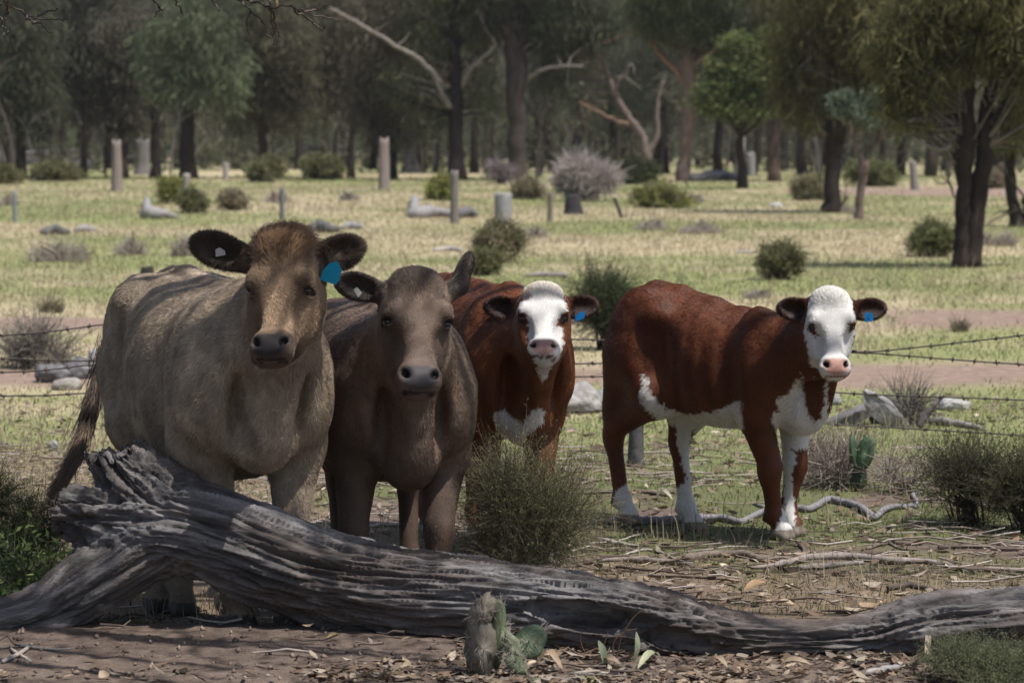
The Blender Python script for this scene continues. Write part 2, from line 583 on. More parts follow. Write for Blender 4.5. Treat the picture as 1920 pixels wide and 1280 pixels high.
# ------------------------------------------------------------------ grass: uncountable
def blades(name, n, seed, dmin, dmax, hfun, wfun, keep, colf, spread=.235, lean=.45, sub=2):
    g = np.random.default_rng(seed)
    y = np.exp(g.uniform(math.log(dmin), math.log(dmax), n))
    x = (g.random(n) * 2 - 1) * (y * spread + .35)
    k = keep(x, y, g)
    x, y = x[k], y[k]
    n = len(x)
    z = gz(x, y) - .004
    h = hfun(x, y, g); w = wfun(x, y, g)
    a = g.uniform(0, 2 * math.pi, n)
    r = lean * h * g.random(n) ** .7
    b = g.uniform(0, 2 * math.pi, n)
    base = np.stack([x, y, z], 1)
    side = np.stack([np.cos(b), np.sin(b), np.zeros(n)], 1) * w[:, None] * .5
    ln = np.stack([np.cos(a) * r, np.sin(a) * r, h], 1)
    mid = base + ln * np.array([.35, .35, .6])
    V = np.stack([base - side, base + side, mid + side * .75, mid - side * .75, base + ln], 1).reshape(-1, 3)
    o = np.arange(n)[:, None] * 5
    T = o + np.array([[3, 2, 4]])
    Q = o + np.array([[0, 1, 2, 3]])
    col = np.repeat(colf(x, y, g), 5, 0)
    me = mesh_np(name, V, [Q, T], col, smooth=False)
    return tag(link(name, me, tint_mat('grass_blade', rough=.7, spec=.15, vary=0, transl=.35)), kind='stuff')

def c_lawn(x, y, g):
    far = sstep(14, 40, y)
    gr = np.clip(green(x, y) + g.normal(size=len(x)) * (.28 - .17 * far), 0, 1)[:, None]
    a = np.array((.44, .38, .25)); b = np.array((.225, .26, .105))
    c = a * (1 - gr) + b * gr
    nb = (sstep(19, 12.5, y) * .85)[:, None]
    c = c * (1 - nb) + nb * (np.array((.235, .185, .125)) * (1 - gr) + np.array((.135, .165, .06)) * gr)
    return np.clip(c * (1 + (.3 - .17 * far)[:, None] * g.normal(size=(len(x), 1))), .015, .6)
GK = 1.0
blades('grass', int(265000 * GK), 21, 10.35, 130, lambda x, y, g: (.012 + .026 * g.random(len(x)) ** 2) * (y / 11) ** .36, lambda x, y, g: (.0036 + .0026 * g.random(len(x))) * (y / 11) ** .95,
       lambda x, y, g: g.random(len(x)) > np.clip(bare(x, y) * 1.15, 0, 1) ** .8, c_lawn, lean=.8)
def c_straw(x, y, g):
    t = g.random((len(x), 1))
    return (np.array((.42, .355, .23)) * (1 - t) + np.array((.27, .22, .165)) * t) * (1 + .25 * g.normal(size=(len(x), 1)))
blades('dry_grass', int(120000 * GK), 22, 11.4, 110, lambda x, y, g: (.04 + .15 * g.random(len(x)) ** 2.4) * (y / 16) ** .1, lambda x, y, g: (.0022 + .002 * g.random(len(x))) * (y / 11) ** .8,
       lambda x, y, g: g.random(len(x)) < np.clip(.06 + 1.5 * n2(x, y, .55, 3, 81.) + .4 * sstep(20, 35, y) + .35 * np.exp(-((y - 17) / 2.5) ** 2) - .5 * bare(x, y), 0, 1), c_straw, lean=.55)

# fallen leaves, bark flakes and twigs on the soil: uncountable
def litter(name, n, seed, cols, lmin, lmax, dfun, wr=.28):
    g = np.random.default_rng(seed)
    x, y = dfun(g, n)
    n = len(x)
    l = g.uniform(lmin, lmax, n) * .5
    w = l * wr * (.6 + .8 * g.random(n))
    a = g.uniform(0, 2 * math.pi, n)
    d = np.stack([np.cos(a), np.sin(a), g.normal(size=n) * .18], 1)
    sd = np.stack([-np.sin(a), np.cos(a), g.normal(size=n) * .45], 1)
    c = np.stack([x, y, gz(x, y) + .006 + .012 * g.random(n)], 1)
    up = np.array([0, 0, 1.0]) * (l * (g.random(n) - .35) * .5)[:, None]
    e = d * l[:, None]; s = sd * w[:, None]
    V = np.stack([c - e + up, c - e * .3 + s, c - e * .3 - s * .9, c + e * .35 + s * .9, c + e * .35 - s, c + e + up * .6], 1).reshape(-1, 3)
    o = np.arange(n)[:, None] * 6
    T = np.concatenate([o + np.array([[0, 2, 1]]), o + np.array([[3, 4, 5]])])
    Q = o + np.array([[1, 2, 4, 3]])
    cc = np.array(cols)[g.integers(0, len(cols), n)] * (1 + .3 * g.normal(size=(n, 1)))
    me = mesh_np(name, V, [Q, T], np.repeat(np.clip(cc, .02, .6), 6, 0), smooth=False)
    return tag(link(name, me, tint_mat('dead_leaf', rough=.65, spec=.25, vary=.15, nscale=(80, 80, 80), transl=.1)), kind='stuff')
LC = [(.21, .15, .10), (.16, .105, .07), (.28, .215, .15), (.13, .095, .075), (.19, .16, .13), (.30, .25, .19), (.10, .07, .05)]
def d_front(g, n):
    y = 9.75 + 1.15 * g.random(n) ** 1.2; x = g.uniform(-.35, 1.0, n) * .2 * y
    x = np.where(g.random(n) < .22, g.uniform(-.2, .2, n) * y, x)
    k = g.random(n) < np.where(x < -.2, .05 + .6 * sstep(10.3, 9.9, y), 1) * (.35 + .65 * sstep(-.3, .2, n2(x, y, 1.5, 2, 97.)))
    return x[k], y[k]
litter('leaf_litter', 6500, 31, LC, .018, .075, d_front)
def d_mid(g, n):
    y = g.uniform(11.2, 21, n); x = g.uniform(-.2, .2, n) * y
    k = (n2(x, y, .6, 3, 91.) + .25 * sstep(0, 1.2, x) * sstep(15, 12.5, y) + .1 > .0)
    return x[k], y[k]
litter('scattered_leaves', 9500, 32, LC, .025, .085, d_mid)

g = np.random.default_rng(33)
mb = MB()
for k in range(950):
    y = g.uniform(9.8, 17.5); x = g.uniform(-.19, .19) * y
    if y < 11.1 and x < -.1 and g.random() < .6: continue
    if n2(np.array([x]), np.array([y]), .6, 2, 95.)[0] < -.12: continue
    l = g.uniform(.05, .30) * (1.4 if y > 11.5 else .8); a = g.uniform(-.7, .7) + (math.pi if g.random() < .5 else 0)
    t = np.linspace(0, 1, 4)[:, None]
    p = np.array([x, y, 0]) + np.array([math.cos(a), math.sin(a), 0]) * l * t + g.normal(size=(4, 3)) * .05 * l * np.array([1, 1, .3])
    p[:, 2] = gz(p[:, 0], p[:, 1]) + .006 + np.abs(g.normal(size=4)) * .012
    r = g.uniform(.0022, .0055)
    mb.tube(p, [r, r, r * .8, r * .5], 4, np.array(((.24, .20, .17), (.12, .09, .075), (.33, .29, .26))[g.integers(0, 3)]) * (.8 + .4 * g.random()), cap=False)
tag(mb.build('twig_litter', tint_mat('dead_wood_fine', rough=.85, spec=.15, vary=.3, nscale=(90, 90, 90))), kind='stuff')
g = np.random.default_rng(34)
mb = MB()
for k in range(1500):                                         # crumbs of soil and gravel on the bank
    y = g.uniform(9.8, 11.0); x = g.uniform(-.19, .17) * y
    r = .002 + .012 * g.random() ** 4
    o = np.array([[1, 0, 0], [-1, 0, 0], [0, 1, 0], [0, -1, 0], [0, 0, 1], [0, 0, -1.0]]) * r * g.uniform(.6, 1.3, (6, 1)) + g.normal(size=(6, 3)) * r * .2
    mb.add(o + [x, y, float(gz(x, y)) + r * .3], [[0, 2, 4], [2, 1, 4], [1, 3, 4], [3, 0, 4], [2, 0, 5], [1, 2, 5], [3, 1, 5], [0, 3, 5]], None, np.array((.19, .145, .12)) * g.uniform(.5, 1.4))
tag(mb.build('gravel', tint_mat('soil_crumb', rough=.95, spec=.1, vary=.2)), kind='stuff')
# ================================================================== woods
BARK = tint_mat('tree_bark', rough=.9, spec=.12, vary=.45, nscale=(9, 9, 2.2), bump=.9, bdist=.05, detail=6)
LEAF = tint_mat('tree_leaf', rough=.6, spec=.2, vary=0, transl=.5)

def leaf_cloud(mb, blobs, n, size, cols, g, droop=.5, clump=18, spread=.18, wr=.2):
    """Leaf blades in clumps through ellipsoids. blobs: rows cx cy cz rx ry rz weight."""
    B = np.asarray(blobs, float)
    nc = max(1, n // clump)
    wgt = B[:, 6] * (B[:, 3] * B[:, 4] * B[:, 5]) ** .66
    b = B[g.choice(len(B), nc, p=wgt / wgt.sum())]
    q = nrm(g.normal(size=(nc, 3))) * (.25 + .75 * g.random((nc, 1)) ** .45)
    cc = b[:, :3] + q * b[:, 3:6]
    crad = spread * b[:, 3:6].mean(1)
    ci = np.repeat(np.arange(nc), clump)
    m = len(ci)
    p = cc[ci] + g.normal(size=(m, 3)) * crad[ci, None] * np.array([1, 1, .8])
    d = nrm(g.normal(size=(m, 3)) * np.array([1, 1, .7]) + np.array([0, 0, -droop]) + q[ci] * .35)
    s = nrm(np.cross(d, g.normal(size=(m, 3))))
    l = size * (.6 + .8 * g.random((m, 1)))
    w = l * wr
    V = np.stack([p - s * w * .5, p + d * l * .5 + s * w * .5, p + d * l, p + d * l * .45 - s * w * .5], 1).reshape(-1, 3)
    T = np.arange(m)[:, None] * 4
    C = np.asarray(cols, float)
    ck = 1.8 * (.6 * C[g.integers(0, len(C), nc)] + .4 * C.mean(0)) * (1 + .15 * g.normal(size=(nc, 1)))
    col = np.clip(ck[ci] * (1 + .18 * g.normal(size=(m, 1))) * .94 + .006, .006, .5)
    mb.add(V, None, T + np.array([[0, 1, 2, 3]]), np.repeat(col, 4, 0))

def tree(label, d, trunk, limbs=(), blobs=(), n=5000, cols=((.05, .06, .03),), bark=(.06, .05, .045), size=.3, group=None, name='tree', seed=0, top=None, wr=.11, droop=1.3, clump=18, twigs=60, twig_col=None, spread=.18):
    """trunk / limbs: (list of (px, py, radius px), colour or None); blobs: (px, py, rx px, ry px, weight). d: distance of the trunk's foot."""
    g = np.random.default_rng(1000 + seed)
    trunk = [trunk] if isinstance(trunk[0][0], (int, float)) else trunk
    p0 = W(trunk[0][0][0], trunk[0][0][1], d)
    base = np.array([p0[0], d, float(gz(p0[0], d))])
    root = empty(name, base.tolist())
    tag(root, label, 'tree', group)
    s = d / FPX
    def path(pp, dz=0.0, n_=None, wob=.35):
        c = np.array([[*(W(x, y, d) - base), r * s] for x, y, r in pp])
        k = n_ or max(6, len(pp) * 4)
        q = curve_pts(c, k)
        q[:, 1] += dz * np.linspace(0, 1, k) ** 1.2
        q[1:-1, :3] += g.normal(size=(k - 2, 3)) * (wob * q[1:-1, 3:4])
        return q[:, :3], np.maximum(q[:, 3], .006)
    for k, tr in enumerate(trunk):
        P, r = path(tr, 0 if k == 0 else g.uniform(-.5, .5), wob=.12)
        if k == 0:
            P[0, 2] = -.15
        r = r.copy(); r[0] *= 1.35; r[1] *= 1.1
        mb = MB()
        mb.tube(P, r, 12, bark, rough=.22, seed=seed + k)
        mb.build('trunk', BARK, root)
    ends = []
    for pp, c in limbs:
        P, r = path(pp, g.uniform(-1, .6) * (abs(pp[-1][0] - pp[0][0]) + 20) * s * .6)
        mb = MB()
        mb.tube(P, r, 7, c or bark, rough=.15, seed=seed + 3)
        for k in range(3):                                       # side twigs that grow from the limb
            i = g.integers(len(P) // 3, len(P))
            e = P[i] + nrm(g.normal(size=3) + [0, 0, .5]) * r[0] * g.uniform(6, 16)
            mb.tube(curve_pts([P[i], (P[i] + e) / 2 + g.normal(size=3) * .05, e], 5), np.linspace(r[i] * .5, .008, 5), 5, c or bark, cap=False)
        mb.build('limb', BARK, root)
    if len(blobs):
        B = []
        for bx, by, rx, ry, wt in blobs:
            c = W(bx, by, d) - base
            c[1] += g.uniform(-.5, .5) * rx * s
            B.append([*c, rx * s, rx * s * .95, ry * s, wt])
        B += [[b[0], b[1], b[2] - .75 * b[5], b[3] * .8, b[4] * .8, b[5] * .75, b[6] * .45] for b in B if b[2] < 6.5 and droop > 1]
        B = np.array(B)
        mb = MB()
        leaf_cloud(mb, B, int(n * 1.5), size * (1.4 if wr < .15 else .85), cols, g, droop=droop, wr=wr, clump=clump, spread=spread * 1.35)
        mb.build('crown', LEAF, root, smooth=False)
        if twigs:
            tb = MB()
            tp = curve_pts(np.array([W(x, y, d) - base for x, y, r in trunk[0]]), 40)[14:]
            if len(trunk) > 1: tp = np.concatenate([tp, curve_pts(np.array([W(x, y, d) - base for x, y, r in trunk[1]]), 40)[16:]])
            for k in range(twigs):
                b = B[g.integers(0, len(B))]
                e = b[:3] + nrm(g.normal(size=3)) * b[3:6] * g.uniform(.5, 1.05)
                a = tp[np.argmin(np.linalg.norm(tp - e - [0, 0, g.uniform(-1.2, .3)], axis=1) + g.random(len(tp)) * 1.2)]
                mdl = a * .45 + e * .55 + g.normal(size=3) * b[3:6].mean() * .22
                r0 = g.uniform(1.2, 3.6) * s * 1.2
                tb.tube(curve_pts([a, mdl, e], 7), np.linspace(r0, r0 * .25, 7), 4, np.array(twig_col or (bark if g.random() < .6 else (.16, .142, .13))) * g.uniform(.7, 1.3), cap=False)
            tb.build('branches', BARK, root)['kind'] = 'stuff'
    return root

GREY_G = ((.085, .088, .066), (.066, .07, .05), (.105, .106, .082), (.055, .057, .043))
BROWN_G = ((.075, .07, .042), (.095, .083, .052), (.058, .06, .035), (.088, .085, .055))
DARK_G = ((.04, .05, .026), (.052, .058, .032), (.035, .038, .024))
OLIVE = ((.072, .07, .030), (.092, .082, .036), (.056, .057, .027), (.105, .09, .038))
BRIGHT = ((.075, .105, .028), (.06, .088, .024), (.10, .13, .045), (.042, .06, .02))
BK, PALE, PINK = (.028, .022, .019), (.23, .205, .19), (.18, .12, .09)
LEFT, MIDL, RIGHT = 128, 122, 118

tree('grey green round crowned tree on a thick black trunk with pale limb on its side', 121, [(352, 336, 17), (350, 270, 14), (352, 190, 13), (358, 110, 10), (362, 20, 7), (365, -120, 3)],
     [([(345, 205, 5), (325, 180, 4), (312, 158, 3.5), (296, 138, 3), (280, 110, 2)], PALE), ([(356, 180, 6), (385, 150, 4), (420, 110, 2)], None), ([(350, 175, 6), (325, 150, 4), (318, 90, 2)], None)],
     [(360, 110, 75, 60, 1.2), (420, 130, 50, 55, 1), (300, 90, 48, 55, 1), (370, 50, 70, 45, 1), (340, 165, 60, 30, .6), (400, -40, 90, 60, .7), (300, -60, 80, 60, .6)], 9000, ((.10, .12, .072), (.075, .095, .05), (.125, .14, .09), (.06, .075, .04)), BK, .30, seed=1)
tree('brownish green she-oak with two thin upright stems', 124, [[(494, 318, 9), (492, 250, 8), (488, 190, 6), (478, 120, 4), (470, 30, 2)], [(496, 250, 7), (502, 180, 5), (508, 110, 4), (512, 10, 2)]], [],
     [(500, 130, 70, 60, 1), (550, 170, 55, 50, 1), (455, 170, 48, 55, .8), (510, 60, 80, 50, 1), (545, 95, 55, 50, .8), (500, -40, 90, 70, .7), (500, 210, 65, 26, .45)], 9500, BROWN_G, (.05, .038, .03), .30, seed=2)
tree('hazy grey she-oak with a reddish crown and thin brown trunks', 126, [[(232, 322, 9), (230, 250, 8), (226, 170, 6), (215, 60, 3)], [(203, 316, 7), (202, 240, 6), (196, 150, 4), (190, 40, 2)]], [],
     [(195, 130, 62, 60, 1), (240, 160, 50, 60, 1), (215, 60, 70, 55, 1), (165, 185, 40, 45, .7), (225, 230, 40, 28, .35), (200, -50, 80, 70, .6)], 8500, ((.10, .092, .07), (.08, .078, .055), (.118, .10, .08), (.07, .066, .045)), (.048, .036, .03), .30, seed=3)
tree('slim dark tree with pale bent limb reaching out near the woodpile', 125, [(156, 326, 7), (158, 270, 6), (158, 200, 5), (155, 110, 3), (150, 0, 2)], [([(152, 235, 4), (143, 212, 3.5), (125, 200, 3), (112, 190, 2.5), (115, 170, 1.5)], PALE)],
     [(150, 60, 60, 60, 1), (110, 90, 45, 60, .8), (140, -50, 80, 60, .6)], 6000, GREY_G, BK, .30, seed=4)
tree('drooping dark she-oak at the edge of the wood beside bushy regrowth', 122, [(40, 322, 10), (38, 240, 9), (30, 140, 6), (20, 20, 3)], [], [(40, 110, 65, 70, 1), (0, 150, 55, 70, 1), (70, 170, 40, 60, .7), (20, 40, 80, 60, 1), (10, -60, 90, 60, .6), (80, 245, 40, 28, .5)], 9500, ((.05, .056, .032), (.066, .066, .042), (.04, .045, .026)), BK, .30, seed=5)
tree('short forked black trunk behind the hollow grey stump', 127, [(291, 330, 10), (291, 280, 8), (290, 225, 7), (285, 150, 5), (280, 40, 3)], [([(296, 250, 4), (310, 225, 3), (318, 200, 2)], (.16, .14, .125))], [(285, 60, 60, 70, 1), (270, 140, 45, 45, .7)], 4500, GREY_G, (.035, .026, .022), .30, seed=6)
tree('dark slender tree with a long pale limb curving down to it', 126, [(658, 322, 7), (660, 260, 6), (660, 180, 5), (655, 80, 4), (650, -20, 2)], [([(655, 235, 4), (640, 205, 4), (622, 192, 3), (605, 188, 2.5), (600, 165, 1.5)], PALE)], [(650, 90, 55, 70, 1), (625, 150, 40, 50, .6), (650, -20, 80, 60, .8)], 6000, BROWN_G, BK, .30, seed=7)
tree('brown grey she-oak with weeping crown behind the broken grey post', 120, [[(735, 318, 9), (734, 250, 8), (730, 170, 6), (725, 70, 4), (720, -30, 2)], [(700, 318, 6), (702, 240, 6), (698, 150, 4), (690, 60, 2)]], [], [(705, 130, 60, 70, 1), (740, 190, 50, 55, .8), (680, 190, 45, 50, .6), (715, 50, 75, 60, 1), (720, -60, 90, 60, .6), (715, 255, 40, 25, .3)], 9500, ((.10, .088, .062), (.078, .072, .048), (.12, .10, .072)), (.042, .033, .028), .30, seed=8)
tree('tall black trunked tree with long pale limbs spreading up both sides', 117, [(856, 338, 17), (855, 270, 14), (855, 200, 13), (854, 120, 12), (852, 40, 10), (850, -60, 7)],
     [([(862, 222, 4), (838, 192, 4.5), (815, 145, 4.5), (790, 118, 4.5), (760, 96, 4), (700, 62, 3.6), (655, 34, 3), (625, 20, 2)], PALE), ([(800, 128, 4), (818, 160, 3), (836, 192, 2)], PALE), ([(864, 165, 5), (874, 145, 4.5), (895, 115, 4), (915, 100, 3), (930, 85, 2)], PALE), ([(864, 55, 5), (880, 40, 4.5), (895, 22, 4), (912, -5, 3)], PALE), ([(846, 165, 4), (830, 150, 3), (812, 120, 2)], PINK)],
     [(800, 60, 60, 50, .6), (900, 40, 50, 50, .7), (850, -40, 110, 50, 1), (760, 150, 45, 40, .4), (905, 160, 35, 45, .4), (800, 200, 45, 40, .35)], 8000, ((.066, .07, .035), (.05, .055, .028), (.085, .082, .045)), (.024, .019, .017), .30, seed=9)
tree('thick grey brown trunk dividing into two stems high up', 117, [[(972, 338, 20), (968, 270, 17), (967, 190, 18), (966, 110, 20), (955, 60, 13), (948, 0, 11), (940, -90, 7)], [(968, 115, 14), (978, 60, 12), (984, 0, 10), (990, -90, 6)]],
     [([(985, 150, 4), (1010, 136, 3.5), (1045, 126, 3), (1090, 126, 2)], (.20, .18, .16))], [(960, -50, 120, 45, 1), (1020, 40, 45, 40, .5), (920, 20, 40, 40, .4)], 6000, DARK_G, (.058, .046, .042), .30, seed=10)
tree('leaning pale barked gum curving up from a burnt base', 118, [[(1206, 318, 13), (1212, 290, 10), (1200, 250, 8), (1180, 222, 7), (1160, 192, 6.5), (1146, 160, 6), (1130, 115, 5.5), (1108, 80, 6), (1080, 45, 5), (1058, 12, 4), (1030, -40, 3)], [(1214, 290, 6), (1232, 255, 5), (1232, 215, 4), (1236, 180, 3), (1245, 150, 2)]],
     [([(1190, 236, 4), (1160, 228, 3.5), (1125, 212, 3), (1085, 192, 2)], PINK), ([(1152, 175, 4), (1160, 150, 3.5), (1172, 140, 3), (1182, 120, 2)], PALE), ([(1126, 112, 4), (1122, 90, 3), (1128, 65, 2)], PALE)],
     [(1060, 20, 70, 45, 1), (1130, 40, 50, 45, .6), (1040, 120, 45, 50, .4), (1060, -50, 110, 50, .8)], 7500, DARK_G + ((.07, .075, .04),), (.15, .12, .105), .30, seed=11)
tree('pinkish trunked gum with two bare orange limbs forming a fork', 113, [(1282, 348, 16), (1284, 300, 12), (1288, 240, 13), (1292, 190, 15), (1290, 120, 12), (1288, 60, 10), (1290, -60, 6)],
     [([(1284, 155, 7), (1272, 140, 6), (1245, 108, 5), (1220, 80, 4.5), (1200, 45, 4), (1185, 25, 2.5)], (.23, .14, .095)), ([(1290, 140, 7), (1300, 110, 6), (1318, 82, 5), (1336, 65, 4), (1350, 50, 2)], (.23, .14, .095)), ([(1226, 86, 3.5), (1216, 60, 3), (1210, 30, 2)], (.23, .14, .095)), ([(1302, 200, 7), (1302, 150, 6), (1300, 90, 5)], (.10, .075, .065))],
     [(1280, 20, 75, 50, 1), (1330, 30, 60, 45, 1), (1220, 10, 55, 45, .7), (1290, -60, 110, 50, 1), (1370, 60, 45, 35, .5)], 9000, ((.055, .068, .03), (.04, .05, .024), (.075, .085, .04)), (.165, .12, .10), .30, seed=12)
tree('leafy bright green tree with small white blossoms', 100, [(1392, 338, 9), (1388, 280, 8), (1385, 220, 7), (1390, 120, 5)], [([(1388, 260, 4), (1370, 230, 3), (1350, 190, 2)], None), ([(1388, 250, 4), (1410, 215, 3), (1440, 170, 2)], None)],
     [(1375, 160, 46, 36, 1.2), (1425, 130, 50, 40, 1.2), (1335, 185, 40, 26, 1), (1400, 205, 60, 16, .8), (1455, 80, 40, 30, .8), (1385, 85, 35, 22, .8), (1470, 175, 40, 22, .6), (1350, 130, 30, 22, .7), (1420, 170, 45, 30, .8), (1330, 205, 22, 12, .5), (1490, 120, 30, 30, .5)], 12000, BRIGHT[:3] + OLIVE[:2], (.035, .028, .024), .19, seed=13, wr=.42, droop=.15)
tree('brown barked gum standing behind the leafy green tree', 112, [[(1452, 332, 11), (1450, 280, 11), (1456, 235, 9), (1465, 160, 7), (1470, 60, 4)], [(1446, 260, 7), (1440, 215, 6), (1430, 160, 4)]], [], [(1470, 60, 60, 60, .8), (1510, 130, 45, 60, .6), (1470, -50, 90, 60, .8)], 6500, OLIVE, (.085, .06, .048), .28, seed=14)
tree('olive yellow wattle with a stout black trunk and drooping grey twigs', 70, [(1560, 400, 18), (1560, 350, 15), (1563, 290, 17), (1566, 240, 19), (1562, 170, 13), (1560, 90, 9), (1565, -40, 5)],
     [([(1560, 150, 8), (1580, 110, 6), (1610, 100, 5), (1645, 110, 4), (1680, 140, 2)], BK), ([(1555, 130, 7), (1530, 110, 5), (1505, 120, 4), (1490, 145, 2)], (.17, .15, .13)), ([(1556, 100, 6), (1520, 70, 4), (1480, 60, 2)], (.10, .08, .07)), ([(1570, 385, 4), (1580, 382, 3), (1588, 366, 1.5)], (.09, .07, .06))],
     [(1520, 60, 70, 55, 1), (1600, 40, 75, 55, 1), (1480, 120, 45, 50, .8), (1555, 150, 70, 50, .8), (1640, 110, 55, 50, .9), (1500, 190, 45, 45, .6), (1640, 190, 50, 40, .6), (1560, -50, 130, 60, 1), (1690, 60, 50, 60, .7)], 11000, OLIVE, (.030, .024, .021), .20, seed=15, twigs=110, twig_col=(.15, .125, .105), wr=.13)
tree('slim grey sapling forked low, with small blue green leaves', 64, [[(1612, 413, 9), (1612, 370, 8), (1618, 330, 8), (1612, 290, 6), (1600, 262, 5), (1590, 225, 3)], [(1620, 325, 6), (1632, 285, 5), (1650, 262, 4), (1672, 245, 2)]],
     [], [(1585, 190, 28, 25, 1.2), (1572, 180, 20, 12, 1), (1630, 215, 30, 22, .7), (1690, 225, 35, 25, .6), (1650, 175, 30, 20, .6)], 1500, ((.062, .085, .06), (.052, .072, .05), (.08, .09, .05)), (.135, .105, .09), .13, seed=16, wr=.4, twigs=24)
tree('big dark double trunked tree with many bare grey side branches', 41.2, [[(1800, 500, 19), (1806, 440, 16), (1805, 370, 15), (1812, 290, 17), (1812, 200, 14), (1818, 110, 11), (1822, 10, 9), (1825, -120, 5)], [(1820, 500, 18), (1828, 420, 17), (1838, 340, 17), (1850, 280, 16), (1852, 200, 13), (1870, 100, 11), (1888, 0, 9), (1905, -120, 5)], [(1800, 300, 12), (1790, 230, 13), (1775, 150, 10), (1768, 60, 7), (1760, -60, 4)]],
     [([(1795, 232, 8), (1760, 228, 6), (1720, 226, 5), (1695, 228, 3)], (.10, .085, .075)), ([(1795, 245, 4), (1770, 280, 3.5), (1730, 270, 3), (1705, 258, 2)], (.22, .19, .17)), ([(1855, 140, 7), (1880, 100, 6), (1925, 80, 5)], (.15, .13, .11)), ([(1850, 160, 6), (1835, 112, 5), (1822, 105, 4)], (.28, .25, .22)), ([(1856, 230, 7), (1880, 205, 6), (1915, 150, 4)], (.08, .065, .055)), ([(1790, 290, 4), (1778, 330, 3), (1790, 372, 2)], (.2, .17, .15)), ([(1845, 255, 5), (1880, 275, 4), (1930, 280, 3)], (.12, .1, .09)), ([(1780, 180, 6), (1745, 130, 5), (1720, 60, 4), (1710, 0, 3)], BK)],
     [(1700, 60, 75, 60, 1), (1760, 30, 70, 60, 1), (1720, 150, 60, 55, .8), (1880, 60, 70, 60, 1), (1940, 130, 60, 70, .9), (1830, -50, 150, 60, 1), (1790, 110, 50, 40, .5), (1680, 120, 45, 45, .6), (1900, 215, 45, 30, .45), (1980, 30, 80, 90, .8), (1690, 200, 45, 35, .4)], 12500, OLIVE + ((.12, .115, .05),), (.034, .026, .023), .13, seed=17, twigs=190, twig_col=(.17, .145, .125), wr=.13)
tree('leaning dark trunk half cut off beside the double trunked tree', 58, [(1908, 426, 14), (1900, 380, 11), (1894, 330, 11), (1898, 285, 10), (1915, 220, 8), (1930, 120, 6)], [([(1925, 425, 8), (1922, 400, 6), (1920, 370, 5)], None)], [(1925, 190, 45, 55, 1), (1890, 240, 30, 30, .7)], 3500, OLIVE, (.032, .026, .023), .17, seed=18)

# plainer trunks standing between them, deeper in the shade
BACK = [(1240, 322, 14, 138), (1075, 322, 10, 140), (1030, 318, 9, 138), (1148, 318, 10, 145), (790, 312, 9, 139), (925, 310, 7, 150), (820, 308, 6, 152), (1345, 330, 9, 135), (1500, 328, 10, 130), (1420, 326, 8, 136),
        (560, 308, 7, 148), (440, 308, 7, 150), (610, 306, 6, 155), (120, 308, 7, 150), (262, 310, 6, 152), (20, 306, 8, 150), (380, 306, 6, 158), (1690, 326, 9, 128), (1745, 324, 11, 124), (1655, 322, 7, 140), (1870, 326, 8, 130),
        (890, 320, 8, 136), (1000, 306, 6, 158), (1110, 308, 7, 155), (1190, 306, 6, 160), (1290, 310, 6, 158), (1540, 322, 7, 142), (530, 304, 5, 165), (330, 306, 5, 160), (770, 304, 5, 165), (1775, 318, 6, 145), (1625, 316, 6, 150), (690, 306, 6, 160), (80, 305, 6, 160), (1470, 312, 6, 155), (960, 304, 5, 168)]
lib = []
for k in range(7):
    g = np.random.default_rng(300 + k)
    tb, cb, bb = MB(), MB(), MB()
    H_ = g.uniform(9, 12.5)
    zz = np.linspace(-.2, H_ * .8, 9)
    P = np.stack([np.cumsum(g.normal(size=9) * .09), np.cumsum(g.normal(size=9) * .09), zz], 1)
    P[:, :2] -= P[1, :2]
    tb.tube(P, np.linspace(1, .3, 9) * .19 * np.array([1.3] + [1] * 8), 9, ((.035, .027, .024), (.06, .047, .04), (.045, .036, .031))[k % 3], rough=.2, seed=k)
    blobs = []
    for q in range(12):
        i = g.integers(3, 9); a = g.uniform(0, 6.28); r = g.uniform(.6, 2.1)
        e = P[i] + np.array([math.cos(a) * r, math.sin(a) * r, g.uniform(-.4, 1.2)])
        bb.tube(curve_pts([P[i], (P[i] + e) / 2 + [0, 0, -.15], e], 5), np.linspace(.06, .015, 5), 5, (.07, .058, .05), cap=False)
        blobs.append([*e, g.uniform(.8, 1.35), g.uniform(.8, 1.35), g.uniform(.7, 1.1), 1])
    blobs.append([*(P[-1] + [0, 0, .4]), 1.2, 1.2, 1.2, 1])
    leaf_cloud(cb, np.array(blobs), 11000, .27,  (GREY_G, BROWN_G, DARK_G, DARK_G, BROWN_G, GREY_G, DARK_G)[k], g, droop=1.2, wr=.12)
    lib.append((tb.mesh('trunk'), cb.mesh('crown', False), bb.mesh('branches')))
LANDMARKS = [(40, 'drooping dark she-oak'), (156, 'slim pale limbed tree'), (215, 'hazy reddish she-oak'), (352, 'black trunk with grey green crown'), (494, 'two stemmed she-oak'), (658, 'slender pale limbed tree'), (720, 'weeping brown she-oak'), (856, 'tall pale limbed black trunk'),
             (968, 'dividing grey brown trunk'), (1200, 'leaning pale gum'), (1286, 'pink forked gum'), (1390, 'bright green tree'), (1452, 'brown barked gum'), (1560, 'olive wattle'), (1615, 'grey sapling'), (1815, 'double trunked tree')]
used_ = set()
